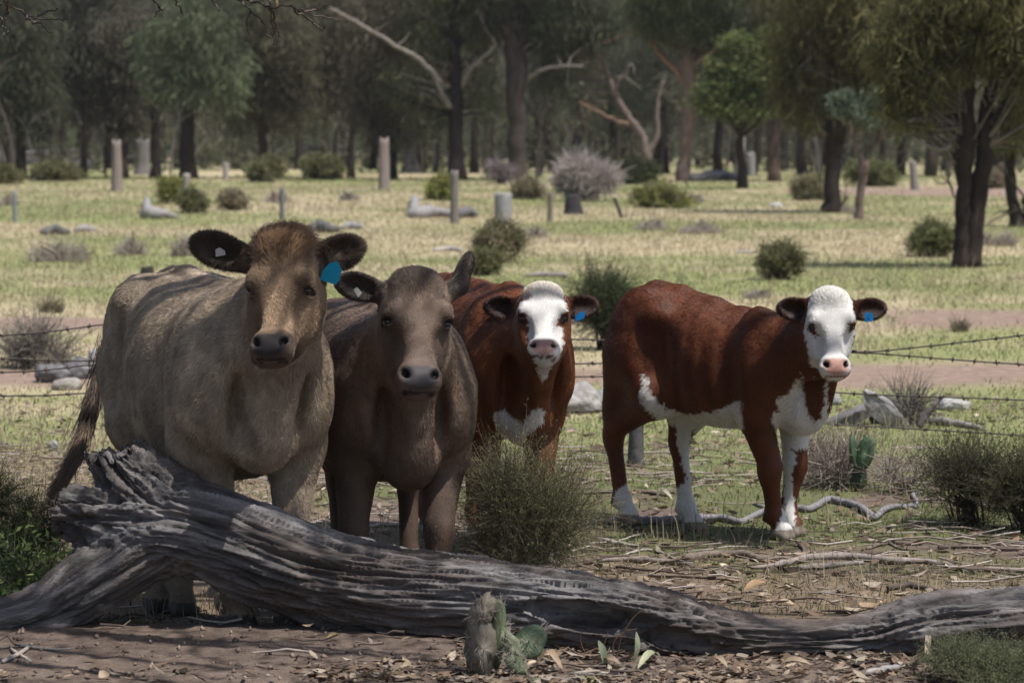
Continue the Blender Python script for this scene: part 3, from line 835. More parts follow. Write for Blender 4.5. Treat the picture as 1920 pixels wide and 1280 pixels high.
for k, (px, py, r, d) in enumerate(BACK):
    x = W(px, py, d)[0]
    root = empty('tree', (x, d, float(gz(x, d))), (k * 2.4) % 6.28)
    sc = r * d / FPX / .19
    lm_ = min(LANDMARKS, key=lambda q: abs(q[0] - px))
    side = 'right' if px > lm_[0] else 'left'
    lab = f"{'stout' if r >= 10 else 'plain' if r >= 7 else 'thin'} shaded trunk deeper in the wood, {side} of the {lm_[1]}"
    if lab in used_: lab = lab.replace('deeper in the wood', 'farthest back')
    used_.add(lab)
    tag(root, lab, 'tree', 'plain trunks deeper in the wood')
    t_, c_, b_ = lib[k % 7]
    for nm, me, mt in (('trunk', t_, BARK), ('crown', c_, LEAF), ('branches', b_, BARK)):
        o = link(nm, me, mt, root)
        if nm == 'trunk': o.scale = (sc, sc, 1)
        if nm == 'branches': o['kind'] = 'stuff'

# the far wood behind, one mass
g = np.random.default_rng(77)
mb = MB()
B = []
for k in range(200):
    d = g.uniform(172, 212); x = g.uniform(-.31, .31) * d
    hh = g.uniform(7, 15)
    for q in range(4):
        B.append([x + g.normal() * 1.6, d + g.normal() * 1.5, hh * g.uniform(.28, 1.0), 2.2, 2.0, g.uniform(1.4, 2.4), 1])
leaf_cloud(mb, np.array(B), 88000, .72, DARK_G + ((.05, .05, .035), (.065, .062, .042)), g, spread=.25)
for k in range(210):
    d = g.uniform(165, 205); x = g.uniform(-.3, .3) * d
    mb.tube([[x, d, -.3], [x + g.normal() * .2, d, 4], [x + g.normal() * .5, d, 9]], [.22, .17, .1], 6, np.array((.05, .042, .038)) * g.uniform(.5, 1.6), cap=False)
tag(mb.build('far_woods', LEAF, smooth=False), kind='stuff')
g = np.random.default_rng(78)
mb = MB()
B = [[g.uniform(-.26, .26) * d, d, g.uniform(.2, 1.2), g.uniform(.8, 2.2), 1.0, g.uniform(.5, 1.2), 1] for d in g.uniform(134, 178, 230)]
leaf_cloud(mb, np.array(B), 26000, .4, DARK_G + ((.07, .072, .045), (.09, .08, .06)), g, droop=-.2)
B = [[g.uniform(-.26, .26) * d, d, g.uniform(1.6, 4.6), g.uniform(.8, 1.7), 1.0, g.uniform(.8, 1.5), 1] for d in g.uniform(128, 172, 150)]
leaf_cloud(mb, np.array(B), 26000, .42, GREY_G + BROWN_G, g, droop=1.2, wr=.12, spread=.3)
for k in range(130):                                         # bare saplings and dead sticks between the trunks
    d = g.uniform(118, 165); x = g.uniform(-.2, .2) * d; h_ = g.uniform(1.5, 5.5); q = g.normal(size=2) * .5
    c_ = np.array(((.23, .205, .19), (.15, .125, .11), (.06, .05, .045))[g.integers(0, 3)]) * g.uniform(.7, 1.2)
    P = curve_pts([[x, d, 0], [x + q[0] * .3, d, h_ * .4], [x + q[0] * 1.2, d + .2, h_ * .75], [x + q[0] * 2 + q[1], d, h_]], 10)
    mb.tube(P, np.linspace(.055, .015, 10), 4, c_, cap=False)
    for e in range(3):
        i = g.integers(3, 9); v = np.array([g.normal() * .9, g.normal() * .4, g.uniform(.2, 1.0)])
        mb.tube(curve_pts([P[i], P[i] + v * .55 + g.normal(size=3) * .1, P[i] + v], 5), np.linspace(.03, .01, 5), 4, c_, cap=False)
tag(mb.build('undergrowth', LEAF, smooth=False), kind='stuff')
# clumps of the overhanging crown (x y z, radii, weight): their shade falls on the log and the two brown cows
SHADE_N = 9000
def up_sun(x, y, z, h):
    """A point at height h on the sun ray through (x, y, z)."""
    k = (h - z) / sun_dir.z
    return (x + sun_dir.x * k, y + sun_dir.y * k, h)
SHADE_CLUMPS = []
for x, y, z, h, rx, wt in ((-1.75, 10.1, 0, 4.4, .8, .7), (-.3, 10.25, 0, 4.6, .6, .5), (.2, 11.6, .1, 5.2, .5, .35), (-1.75, 10.8, .3, 4.6, .75, 1), (-1.2, 11.0, .5, 5.2, .8, 1.1), (-.55, 10.9, .4, 4.9, .8, 1.1), (.1, 10.7, .2, 5.0, .75, 1), (-.45, 11.4, .7, 5.6, .7, 1), (.6, 10.5, .15, 5.3, .6, .7), (-1.3, 11.9, .9, 5.8, .6, .2), (-.9, 10.0, 0, 4.2, .8, 1), (.3, 9.9, 0, 4.4, .7, .7), (1.3, 10.3, .1, 5.0, .45, .35), (-2.2, 11.8, .2, 5.2, .7, .8), (.55, 12.2, .2, 5.4, .55, .5), (1.3, 13.2, .1, 5.9, .6, .35), (.2, 12.7, .1, 5.6, .5, .3), (1.9, 12.4, .1, 5.7, .6, .35), (2.2, 13.8, .1, 6.0, .6, .3), (.9, 11.6, 0, 5.2, .5, .3), (1.9, 11.2, 0, 5.2, .5, .3), (-.1, 13.4, .9, 6.2, .5, .25)):
    SHADE_CLUMPS.append([*up_sun(x, y, z, h), rx, rx, rx * .55, wt])

for x, y, z, rx in ((-3.2, 8.6, 4.6, 1.1), (-1.6, 7.4, 4.4, 1.1), (.2, 7.2, 4.6, 1.1), (1.9, 7.6, 4.8, 1.0), (-4.4, 6.2, 5.0, 1.3), (-2.4, 5.0, 4.6, 1.3), (-.4, 4.6, 4.6, 1.2), (1.6, 4.8, 4.6, 1.2), (3.4, 5.6, 5.0, 1.2), (-3.4, 2.4, 4.2, 1.4), (-1.0, 2.2, 4.4, 1.4), (1.4, 2.2, 4.4, 1.4), (3.6, 2.8, 4.6, 1.3), (0, -.2, 3.9, 1.5), (-2.6, -.2, 3.9, 1.5), (2.6, 0, 4.0, 1.5), (-5.2, 9.6, 3.6, 1.1), (-5.6, 12.6, 4.2, 1.2)):  # unseen clumps added to block sky light from the camera side
    SHADE_CLUMPS.append([x, y, z, rx, rx, rx * .6, 1])
SHADE_N = 15000
# ================================================================== cattle
def coat_material(name, rough, spec):
    return tint_mat(name, rough=rough, spec=spec, vary=0.12, nscale=(14, 14, 14), sheen=0.0)

def pip(poly, x, y):
    """Points in polygon (photo pixels)."""
    poly = np.asarray(poly, float)
    ins = np.zeros(x.shape, bool)
    j = len(poly) - 1
    for i in range(len(poly)):
        xi, yi = poly[i]; xj, yj = poly[j]
        c = ((yi > y) != (yj > y)) & (x < (xj - xi) * (y - yi) / (yj - yi + 1e-9) + xi)
        ins ^= c
        j = i
    return ins

TRUNK = [(-.74, .03, 1.07, .97), (-.715, .11, 1.14, .84), (-.64, .185, 1.20, .72), (-.5, .245, 1.24, .64), (-.3, .285, 1.25, .575), (0, .33, 1.225, .52),
         (.25, .32, 1.22, .535), (.42, .265, 1.235, .60), (.56, .225, 1.20, .65), (.68, .165, 1.12, .70), (.75, .10, 1.04, .77), (.785, .03, .95, .83)]
HEAD = [(-.05, .05, -.13, -.20), (-.02, .12, -.07, -.26), (.05, .19, -.02, -.32), (.14, .235, .005, -.38), (.25, .25, .015, -.43), (.36, .245, .005, -.46), (.48, .215, .0, -.46),
        (.6, .178, -.005, -.42), (.72, .155, -.012, -.35), (.82, .148, -.008, -.28), (.90, .150, -.01, -.23), (.96, .135, -.03, -.19), (1.0, .09, -.06, -.16), (1.015, .03, -.09, -.13)]

def make_cow(sp):
    h = sp['H'] / 1.25
    hoof = {k: np.array(W(px, 640, d)) * [1, 1, 0] + [0, 0, z] for k, (px, d, z) in sp['hooves'].items()}
    front = (hoof['FL'] + hoof['FR']) / 2; hind = (hoof['HL'] + hoof['HR']) / 2
    yaw = sp['yaw']                                        # heading, measured from the direction towards the camera, positive to +x
    f = np.array([math.sin(yaw), -math.cos(yaw), 0])
    M = np.stack([f, np.array([-f[1], f[0], 0]), np.array([0, 0, 1.0])])
    O = np.array([*(front * .5 + hind * .5)[:2], sp.get('z0', 0.0)]) + f * sp.get('shift', 0) + M[1] * sp.get('side', 0)
    loc = lambda p: (np.asarray(p, float) - O) @ M.T
    wor = lambda p: np.asarray(p, float) @ M + O
    root = empty(sp.get('name', 'cow'), O.tolist(), math.atan2(f[1], f[0]))
    tag(root, sp['label'], sp['cat'], sp['group'])

    # head frame
    poll, muz = loc(W(*sp['poll'])), loc(W(*sp['muzzle']))
    L = np.linalg.norm(muz - poll)
    u = nrm(muz - poll)
    hy = sp.get('head_yaw', 0.0)
    n0 = M @ np.array([math.sin(hy), -math.cos(hy), 0])
    v = nrm(n0 - u * (n0 @ u))
    w = np.cross(v, u)
    HM = np.stack([u, w, v])                               # rows: down the face, to the viewer's right, out of the face
    hd = lambda a, b, c: poll + L * (a * u + b * w + c * v)
    toh = lambda p: ((p - poll) @ HM.T) / L

    # extent of the field
    allp = np.concatenate([[loc(x) for x in hoof.values()], [[-.82 * h, -.42 * h, 0], [.86 * h, .42 * h, 1.35 * h]], [hd(-.2, -.8, -.5), hd(1.15, .8, .2), hd(-.3, .8, .2), hd(-.3, -.8, .1)]])
    vox = 0.0102 * sp.get('res', 1.0)
    fd = Field(allp.min(0) - .06, allp.max(0) + .05, vox)
    T = np.array(sp.get('trunk', TRUNK)) * h
    T[:, 1] *= sp.get('fat', 1.0)
    fd.loft(T, np.zeros(3), np.array([[1, 0, 0], [0, 1, 0], [0, 0, 1.0]]), k=.03, p=2.25)
    # shoulder and thigh masses, legs
    for key, q in hoof.items():
        q = loc(q)
        s = 1 if key[1] == 'L' else -1
        sw = sp.get('sw', 1.0)
        lt = sp.get('leg', 1.04)
        if key[0] == 'F':
            S = np.array([.46 * h, s * .165 * h * sw, .93 * h])
            E = np.array([.43 * h, s * .175 * h * sw, .67 * h])
            S[0] += sp.get('fx', 0); E[0] += sp.get('fx', 0)
            kz = .345 * h + q[2] * .6
            fz = .125 * h + q[2]
            K = E + (q - E) * .55; K[2] = kz; K[0] += .02 * h
            Fk = E + (q - E) * .93; Fk[2] = fz; Fk[0] -= .005 * h
            fd.ell(S, np.array([.15, .105, .24]) * h, k=.07)
            fd.ell(S + np.array([.07, s * .0, -.10]) * h, np.array([.11, .10, .15]) * h, k=.07)
            fd.cone(S, E, .12 * h, .10 * h, k=.07)
            fd.cone(E + np.array([-.01, 0, .0]), K + [0, 0, .05 * h], .094 * h * lt, .058 * h * lt, k=.045)
            fd.ell(K, np.array([.054, .05, .075]) * h * lt, k=.035)
            fd.cone(K, Fk, .047 * h * lt, .037 * h * lt, k=.03)
            P = q + [.045 * h, 0, .055 * h]
        else:
            Hp = np.array([-.47 * h, s * .14 * h, .98 * h])
            St = np.array([-.33 * h, s * .175 * h, .70 * h])
            Hp[0] += sp.get('rx', 0); St[0] += sp.get('rx', 0) + .25 * (q[0] + .5 * h)
            Hk = np.array([q[0] - .075 * h, q[1] + s * .005, .45 * h + q[2] * .5])
            Fk = np.array([q[0] - .02 * h, q[1], .13 * h + q[2]])
            fd.ell(Hp, np.array([.20, .125, .25]) * h, k=.07)
            fd.cone(Hp + np.array([.02, 0, -.12]) * h, St, .155 * h, .12 * h, k=.07)
            fd.cone(Hp + np.array([-.10, -s * .01, -.12]) * h, Hk + [.025 * h, 0, .15 * h], .125 * h, .078 * h, k=.07)
            fd.cone(St, Hk + [.015 * h, 0, .05 * h], .10 * h * lt, .056 * h * lt, k=.06)
            fd.ell(Hk, np.array([.052, .04, .075]) * h * lt, k=.035)
            fd.cone(Hk, Fk, .043 * h * lt, .037 * h * lt, k=.03)
            P = q + [.04 * h, 0, .055 * h]
        fd.ell(Fk, np.array([.048, .045, .045]) * h * lt, k=.03)
        fd.cone(Fk, P, .038 * h, .042 * h, k=.02)
        for c in (-1, 1): fd.ell(Fk + np.array([-.042, c * .022, -.018]) * h, np.array([.014, .012, .018]) * h, k=.01)
        for c in (-1, 1):
            a = q + np.array([.05, c * .025, .0]) * h
            fd.cone(a + [0.02 * h, 0, .022 * h], a + [-.035 * h, 0, .04 * h], .026 * h, .03 * h, k=.012)
    # brisket, neck
    B = np.array(sp.get('brisket', (.62, 0, .70))) * h
    fd.ell(B, np.array(sp.get('brisket_r', (.145, .13, .165))) * h, k=.05)
    hb, ht = hd(.22, 0, -.33), hd(.45, 0, -.36)
    N1 = np.array([.46, 0, np.interp(.42, T[:, 0] / h, T[:, 2] / h) - .205]) * h; N2 = np.array([.58, 0, .86]) * h; N1[0] += sp.get('fx', 0); N2[0] += sp.get('fx', 0)
    nk = sp.get('neck', 1.0)
    fd.cone(N1, hb + .04 * (N1 - hb), .165 * h, .24 * L * nk, k=.09)
    fd.cone(N2, ht + .03 * (N2 - ht), .19 * h, .20 * L * nk, k=.09)
    fd.cone((N1 + N2) / 2, (hb + ht) / 2, .20 * h, .24 * L * nk, k=.08)
    fd.cone(B + np.array([.05, 0, .02]) * h, hd(.62, 0, -.40), .075 * h, .05 * h, k=.08)        # dewlap
    for s in (-1, 1):
        tb_ = T[:, 0].min() / h + .74; fat = sp.get('fat', 1.0)
        fd.ell(np.array([-.36 + tb_ * .8, s * .215 * fat, sp.get('hook', 1.15)]) * h, np.array([.06, .05, .05]) * h, k=.08)           # hook bone
        fd.ell(np.array([-.69 + tb_, s * .09, 1.08]) * h, np.array([.05, .04, .05]) * h, k=.06)           # pin bone
        fd.ell(np.array([-.27 + tb_ * .6, s * .33 * fat, .93]) * h, np.array([.09, .06, .13]) * h, k=.09, op='sub')   # flank hollow
        fd.ell(np.array([.30, s * .345 * fat, .80]) * h, np.array([.035, .05, .20]) * h, k=.10, op='sub')  # behind the shoulder
        fd.ell(np.array([.72, s * .115, .80]) * h, np.array([.10, .035, .16]) * h, k=.07, op='sub')  # groove beside the brisket
    for q in range(2, 8):
        fd.cone([T[q, 0], 0, T[q, 2] - .02 * h], [T[q + 1, 0], 0, T[q + 1, 2] - .02 * h], .03 * h, .03 * h, k=.05)   # spine
    tail = [np.array([*loc(W(x, y, d)), r]) for x, y, d, r in sp.get('tail', [])]
    for a, b in zip(tail[:-1], tail[1:]):
        fd.cone(a[:3], b[:3], a[3], b[3], k=.03)
    for q in sp.get('folds', []):
        fd.cone(hd(.72, q * 1.2, -.40), B + np.array([.10 - abs(q) * .3, -q * .9, .10]) * h, .020 * h, .030 * h, k=.028)
    for c in sp.get('extra', []):
        fd.cone(*c)
    # head
    hw = np.array(HEAD)
    hw[:, 1] *= sp.get('face_w', 1.0)
    fd.loft(hw * L, poll, HM, k=.035, p=2.5)
    fd.ell(hd(.06, 0, -.13), np.array([.11, .15, .12]) * L, HM, k=.05)                          # poll
    def nlid(s):
        t_ = .42
        return np.stack([u * math.cos(t_) - s * w * math.sin(t_), w * math.cos(t_) + s * u * math.sin(t_), v])
    for s in (-1, 1):
        fw = sp.get('face_w', 1.0)
        fd.ell(hd(.50, s * .155 * fw, -.34), np.array([.17, .065, .13]) * L, HM, k=.05)            # cheek
        fd.ell(hd(.30, s * .208 * fw, -.055), np.array([.055, .05, .065]) * L, HM, k=.045)         # brow
        fd.ell(hd(.385, s * .246 * fw, -.10), np.array([.042, .04, .065]) * L, HM, k=.02, op='sub')
        fd.ell(hd(.356, s * .232 * fw, -.09), np.array([.024, .044, .09]) * L, nlid(s), k=.02)        # upper lid
        fd.ell(hd(.430, s * .222 * fw, -.10), np.array([.017, .03, .06]) * L, HM, k=.02)         # lower lid
        fd.ell(hd(.60, s * .18 * fw, -.10), np.array([.12, .05, .055]) * L, HM, k=.05, op='sub')   # hollow beside the nose
        fd.ell(hd(.865, s * .105, -.03), np.array([.08, .055, .065]) * L, HM, k=.04)             # nostril wing
    fd.ell(hd(.875, 0, -.035), np.array([.085, .11, .062]) * L, HM, k=.04)                       # nose pad
    fd.ell(hd(.925, 0, -.19), np.array([.07, .095, .065]) * L, HM, k=.03)                        # chin
    for s in (-1, 1):
        ax = np.stack([nrm(u * .75 - s * w * .55), nrm(w * .75 * s + u * .55), v])
        fd.ell(hd(.862, s * .113, .045), np.array([.050, .027, .085]) * L, ax, k=.012, op='sub')  # nostril
    fd.cone(hd(.985, -.10, -.09), hd(.985, .10, -.09), .010 * L, .010 * L, k=.012, op='sub')     # mouth line
    # ears
    ears = []
    for e in sp['ears']:
        b = loc(W(*e['base'])); t_ = loc(W(*e['tip']))
        le = np.linalg.norm(t_ - b); ed = nrm(t_ - b)
        nf = M @ np.array(e.get('face', (0, -1, 0.1))); nf = nrm(nf - ed * (nf @ ed))
        up = np.cross(nf, ed)
        he = e['h'] / 2
        ax = np.stack([ed, up, nf])
        c = b + ed * le * .53
        fd.cone(hd(.12, .17 * (1 if (b - poll) @ w > 0 else -1), -.20), b + ed * le * .18, .042 * h, .034 * h, k=.03)
        fd.ell(c, (le * .5, he, .030 * h), ax, k=.03)
        fd.cone(b + ed * le * .62, b + ed * le * .93, he * .62, he * .28, k=.03, flat=(nf, 2.6))
        fd.ell(c + nf * .024 * h - ed * le * .03, (le * .40, he * .74, .026 * h), ax, k=.012, op='sub')
        ears.append((c, ax, le, he))
    V, Q = fd.nets()
    N_ = fd.grad(V)
    hq_ = toh(V)
    bodym = sstep(-.05, -.2, hq_[:, 2] + .3) * sstep(.45, .6, V[:, 2] / h)
    rib = np.sin(V[:, 0] / h * 62 + 4 * V[:, 2]) * sstep(-.3, -.1, V[:, 0] / h) * sstep(.34, .2, V[:, 0] / h) * sstep(.55, .65, V[:, 2] / h) * sstep(1.1, .95, V[:, 2] / h)
    V = V + N_ * ((.0022 * rib * h + sp['shag'] * .009 * fbm(V * np.array([15, 15, 9]) + 4, 3) + .008 * fbm(V * 5.5 + 8, 3)) * bodym)[:, None]

    # ---- colours
    Hc = toh(V)
    ondhead = (Hc[:, 0] > -.12) & (Hc[:, 0] < 1.1) & (np.abs(Hc[:, 1]) < .34) & (Hc[:, 2] > -.5)
    def regions(P, Nn):
        """Colour, hair length factor and direction of the coat at points P (body space)."""
        Hq = toh(P)
        head = (Hq[:, 0] > -.12) & (Hq[:, 0] < 1.08) & (np.abs(Hq[:, 1]) < .31) & (Hq[:, 2] > -.46)
        Pw = wor(P)
        px = PX(Pw)
        cam = nrm(CAM - Pw)
        vis = (Nn @ M * cam).sum(1) > -.25
        jx = 6 * fbm(P * 38, 3); jy = 6 * fbm(P * 38 + 9.1, 3)
        jx2 = jx + 6 * fbm(P * 130, 2); jy2 = jy + 8 * fbm(P * np.array([170, 170, 60]) + 5, 2)
        col = np.tile(np.array(sp['coat']), (len(P), 1))
        col *= (1 + sp.get('mottle', .18) * fbm(P * sp.get('mscale', 7), 4) * 1.6)[:, None]
        col *= (1 + sp.get('streak', .18) * fbm(P * np.array([16, 16, 6]) + 51, 3) * 1.5)[:, None]
        if 'leg_mul' in sp:                                      # dark coat points, with shade on legs and underline put into the colour
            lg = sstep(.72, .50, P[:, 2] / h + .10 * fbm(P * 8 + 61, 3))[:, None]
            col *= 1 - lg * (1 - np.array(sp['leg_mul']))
        if 'coat2' in sp:
            t = sstep(-.25, .45, fbm(P * 4.5 + 31, 3))[:, None]
            col = col * (1 - t * .55) + np.array(sp['coat2']) * t * .55
        for c, poly, only_head in sp.get('patches', []):
            m = pip(poly, px[:, 0] + jx2, px[:, 1] + jy2) & vis & (head if only_head else True)
            if only_head is False: m &= ~head
            col[m] = np.array(c) * (1 + .08 * fbm(P[m] * 25, 2))[:, None]
        if 'face_tint' in sp: col[head] *= np.array(sp['face_tint'])
        if 'face_dark' in sp:                                    # darker fur round the eyes and down the tear groove
            dk = np.zeros(len(P))
            for s in (-1, 1):
                e1 = ((Hq[:, 0] - .40) / .10) ** 2 + ((s * Hq[:, 1] - .20) / .085) ** 2
                e2 = ((Hq[:, 0] - .56) / .15) ** 2 + ((s * Hq[:, 1] - .175) / .05) ** 2
                dk = np.maximum(dk, np.maximum(np.exp(-e1), .8 * np.exp(-e2)))
            dk *= head * (1 + .4 * fbm(P * 45, 2))
            col = col * (1 - sp['face_dark'] * np.clip(dk, 0, 1))[:, None]
        ear_m = np.zeros(len(P), bool)
        for c, ax, le, he in ears:
            q = (P - c) @ ax.T
            m = (np.abs(q[:, 0]) < le * .62) & (np.abs(q[:, 1]) < he * 1.25) & (np.abs(q[:, 2]) < .06) & ~((Hq[:, 0] > 0) & (np.abs(Hq[:, 1]) < .22))
            inner = m & ((q[:, 0] / (le * .46)) ** 2 + (q[:, 1] / (he * .86)) ** 2 < 1) & (Nn @ ax[2] > -.2)
            col[m] = np.array(sp['ear'])
            col[inner] = np.array(sp['ear_in'])
            ear_m |= m
        pv = (np.abs(Hq[:, 0] - .885) / np.where(Hq[:, 0] > .885, .098, .086)) ** 2.6 + (np.abs(Hq[:, 1]) / np.maximum(.148 + .25 * (.86 - Hq[:, 0]), .06)) ** 2.6
        pin = (Hq[:, 2] > -.10) & head
        pad = (pv < 1) & pin
        mz = (sstep(.70, .80, Hq[:, 0]) * head)[:, None]
        col = col * (1 - mz * (1 - np.array(sp.get('muzzle_mul', (1, 1, 1)))))
        pm = (np.clip((1.35 - pv) / .6, 0, 1) * pin)[:, None]
        col = col * (1 - pm) + np.array(sp['pad']) * (1 + .35 * fbm(P * 90, 2))[:, None] * pm
        lips = head & (np.abs(Hq[:, 0] - .992 + .9 * Hq[:, 1] ** 2) < .006) & (np.abs(Hq[:, 1]) < .12) & (Hq[:, 2] > -.22)
        col[lips] = np.array(sp['pad']) * .5
        for s in (-1, 1):
            qa, qb = Hq[:, 0] - .862, s * Hq[:, 1] - .113
            nq = np.stack([(qa * .81 - qb * .59) / .048, (qa * .59 + qb * .81) / .029, (Hq[:, 2] - .03) / .075], 1)
            col[((nq ** 2).sum(1) < 1) & pad] = np.array((.015, .012, .012))
            eq = (Hq - np.array([.395, s * .238 * sp.get('face_w', 1.0), -.105])) / np.array([.038, .055, .095])
            col[((eq ** 2).sum(1) < 1) & head] = np.array(sp.get('lid', (.02, .015, .012)))
        hoofm = np.zeros(len(P), bool)
        for q in hoof.values():
            q = loc(q)
            m = (np.abs(P[:, 0] - q[0] - .03) < .13 * h) & (np.abs(P[:, 1] - q[1]) < .09 * h) & (P[:, 2] - q[2] < .058 * h)
            hoofm |= m
        col[hoofm] = np.array(sp['hoof']) * (1 + .25 * fbm(P[hoofm] * 40, 2))[:, None]
        bald = pad | hoofm | lips
        # directions
        d = np.tile(np.array([-.85, 0, -.75]), (len(P), 1))
        legm = P[:, 2] < .55 * h
        d[legm] = np.array([-.15, 0, -1])
        sw = .75 * np.stack([fbm(P * 9 + 3, 2), fbm(P * 9 + 13, 2), fbm(P * 9 + 23, 2)], 1)
        d = d + sw * sp.get('swirl', 1.0)
        hr = (Hq[:, :1] - .44) * u + Hq[:, 1:2] * w
        d[head] = nrm(hr[head]) + .35 * sw[head]
        for c, ax, le, he in ears:
            q = (P - c) @ ax.T
            m = ear_m & (np.abs(q[:, 0]) < le * .62) & (np.abs(q[:, 1]) < he * 1.25) & (np.abs(q[:, 2]) < .07)
            d[m] = nrm(q[m][:, :1] / le * ax[0] * 1.2 + q[m][:, 1:2] / he * ax[1])
        ln = np.ones(len(P))
        ln[head] = .55
        ln[head & (Hq[:, 0] > .7)] = .25
        ln[legm] = .6
        ln[ear_m] = sp.get('ear_hair', 1.0)
        ln[bald] = 0
        for s in (-1, 1):
            eq = (Hq - np.array([.39, s * .235 * sp.get('face_w', 1.0), -.10])) / np.array([.05, .055, .09])
            ln[((eq ** 2).sum(1) < 1) & head] = .1
        return np.clip(col, .004, .9), ln, d, head, ear_m, Hq

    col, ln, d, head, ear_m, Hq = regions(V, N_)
    me = mesh_np('body', V, Q, col * np.where(ln > .2, .82, 1.0)[:, None])  # skin under hair darkened for depth: shade between hairs put into the colour
    mat = coat_material('hide_' + sp['mat'], sp.get('rough', .62), sp.get('spec', .25))
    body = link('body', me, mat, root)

    # ---- hair
    n_h = int(sp['hairs'] * HAIR_K)
    if n_h:
        tri = np.concatenate([Q[:, [0, 1, 2]], Q[:, [0, 2, 3]]])
        a, b, c = V[tri[:, 0]], V[tri[:, 1]], V[tri[:, 2]]
        area = np.linalg.norm(np.cross(b - a, c - a), axis=1)
        dens = 1.0 * (ln[tri[:, 0]] > 0) * (1 + 2.2 * head[tri[:, 0]] + 2.0 * ear_m[tri[:, 0]])
        pr = area * dens
        g = np.random.default_rng(sp['seed'])
        k = g.choice(len(tri), n_h, p=pr / pr.sum())
        r1, r2 = np.sqrt(g.random(n_h)), g.random(n_h)
        bw = np.stack([1 - r1, r1 * (1 - r2), r1 * r2], 1)
        P = (V[tri[k]] * bw[..., None]).sum(1)
        Nn = nrm((N_[tri[k]] * bw[..., None]).sum(1))
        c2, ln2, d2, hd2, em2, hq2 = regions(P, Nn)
        tuft = hd2 & (hq2[:, 0] < .30) & (hq2[:, 2] > -.34) & (np.abs(hq2[:, 1]) < .235) & ~em2
        tw = sstep(.30, .06, hq2[:, 0]) * sstep(.24, .17, np.abs(hq2[:, 1])) * tuft
        d2 = d2 + g.normal(size=d2.shape) * (.11 + .20 * sp['shag'])
        d2 = d2 - Nn * (d2 * Nn).sum(1, keepdims=True)
        d2 = nrm(d2)
        lift = (sp['lift'] * (.5 + g.random(n_h)))[:, None]
        lift = lift + (tw * sp.get('tuft_lift', .35))[:, None]
        lift[em2] += .25
        ln3 = sp['hair_len'] * ln2 * (.6 + .7 * g.random(n_h)) + tw * sp.get('tuft', .02) * (.5 + .8 * g.random(n_h))
        P0 = P - Nn * .0015
        dr1 = nrm(d2 + Nn * lift); dr2 = nrm(d2 + Nn * (lift * .35))
        dr3 = nrm(d2 - Nn * .05 + (0, 0, -.25) * tw[:, None] + g.normal(size=d2.shape) * .22 * sp['shag'])
        s = (ln3 / 3)[:, None]
        p1 = P0 + dr1 * s; p2 = p1 + dr2 * s; p3 = p2 + dr3 * s
        keep = ln3 > .001
        pts = np.stack([P0, p1, p2, p3], 1)[keep]
        rw = sp.get('hair_w', .0011) * (.7 + .6 * g.random(keep.sum()))
        rad = rw[:, None] * np.array([1, .9, .7, .25])
        hc = c2[keep] * (1.04 + sp.get('hair_var', .18) * g.normal(size=keep.sum()) + sp.get('clump', .32) * fbm(P[keep] * np.array([30, 30, 13]), 3))[:, None]
        tk = tw[keep][:, None]
        if 'tuft_col' in sp:
            hc = hc * (1 - tk * .8) + np.array(sp['tuft_col']) * (.7 + .6 * g.random((len(hc), 1))) * tk * .8
        strands('coat', pts, rad, np.clip(hc, .003, .95), tint_mat('hair_' + sp['mat'], rough=sp.get('hair_rough', .5), spec=sp.get('hair_spec', .3), vary=0), root)

    if tail:
        g = np.random.default_rng(sp['seed'] + 50)
        tp = curve_pts(tail, 60)
        n_t = 2600
        i0 = g.integers(14, 59, n_t); st = tp[i0, :3] + g.normal(size=(n_t, 3)) * tp[i0, 3:4] * .55
        n5 = 6; pts = np.empty((n_t, n5, 3)); pts[:, 0] = st
        step = (.016 + .022 * g.random(n_t))[:, None]
        dev = g.normal(size=(n_t, 3)) * .16
        for q in range(1, n5):
            ii = np.minimum(i0 + q * 3, 59)
            dr = nrm(tp[ii, :3] - tp[np.maximum(ii - 4, 0), :3])
            pts[:, q] = pts[:, q - 1] + nrm(dr + dev * (.4 + .5 * q / n5)) * step
        low = sstep(30, 58, i0)[:, None]
        hc = (np.array((.085, .058, .04)) * (1 - low) + np.array((.19, .125, .075)) * low) * (.7 + .6 * g.random((n_t, 1)))
        strands('tail_switch', pts, np.full((n_t, 1), .0013) * np.array([1, 1, .9, .8, .6, .3]), hc, tint_mat('hair_' + sp['mat']), root)
    # ---- eyes
    em = tint_mat('eyeball', rough=.08, spec=.6, vary=0)
    for s in (-1, 1):
        mb = MB()
        c0 = hd(.387, s * .216 * sp.get('face_w', 1.0), -.112)
        th = np.linspace(0, math.pi, 9); ph = np.linspace(0, 2 * math.pi, 15)[:-1]
        Ve = np.array([[math.sin(a) * math.cos(b), math.sin(a) * math.sin(b), math.cos(a)] for a in th for b in ph]) * .040 * L + c0
        i = np.arange(8)[:, None] * 14; j = np.arange(14)[None]; k2 = (j + 1) % 14
        mb.add(Ve, None, np.stack([i + j, i + 14 + j, i + 14 + k2, i + k2], -1).reshape(-1, 4), (.008, .006, .005))
        mb.build('eye', em, root)
    # ---- ear tags
    for t_ in sp.get('tags', []):
        c0 = loc(W(*t_['at'])); right = M @ RGT; up = M @ np.array([0, 0, 1.0]); out = M @ np.array([0, -1.0, 0])
        ppm = FPX / t_['at'][2]
        V2 = [c0 + right * (x - t_['at'][0]) / ppm - up * (y - t_['at'][1]) / ppm for x, y in t_['poly']]
        V2 = np.array(V2)
        bulge = out * .004
        Vt = np.concatenate([V2 + bulge, V2 - bulge * .2])
        m = len(V2)
        mb = MB()
        ctr = V2.mean(0)
        Vt = np.concatenate([Vt, [ctr + bulge], [ctr - bulge * .2]])
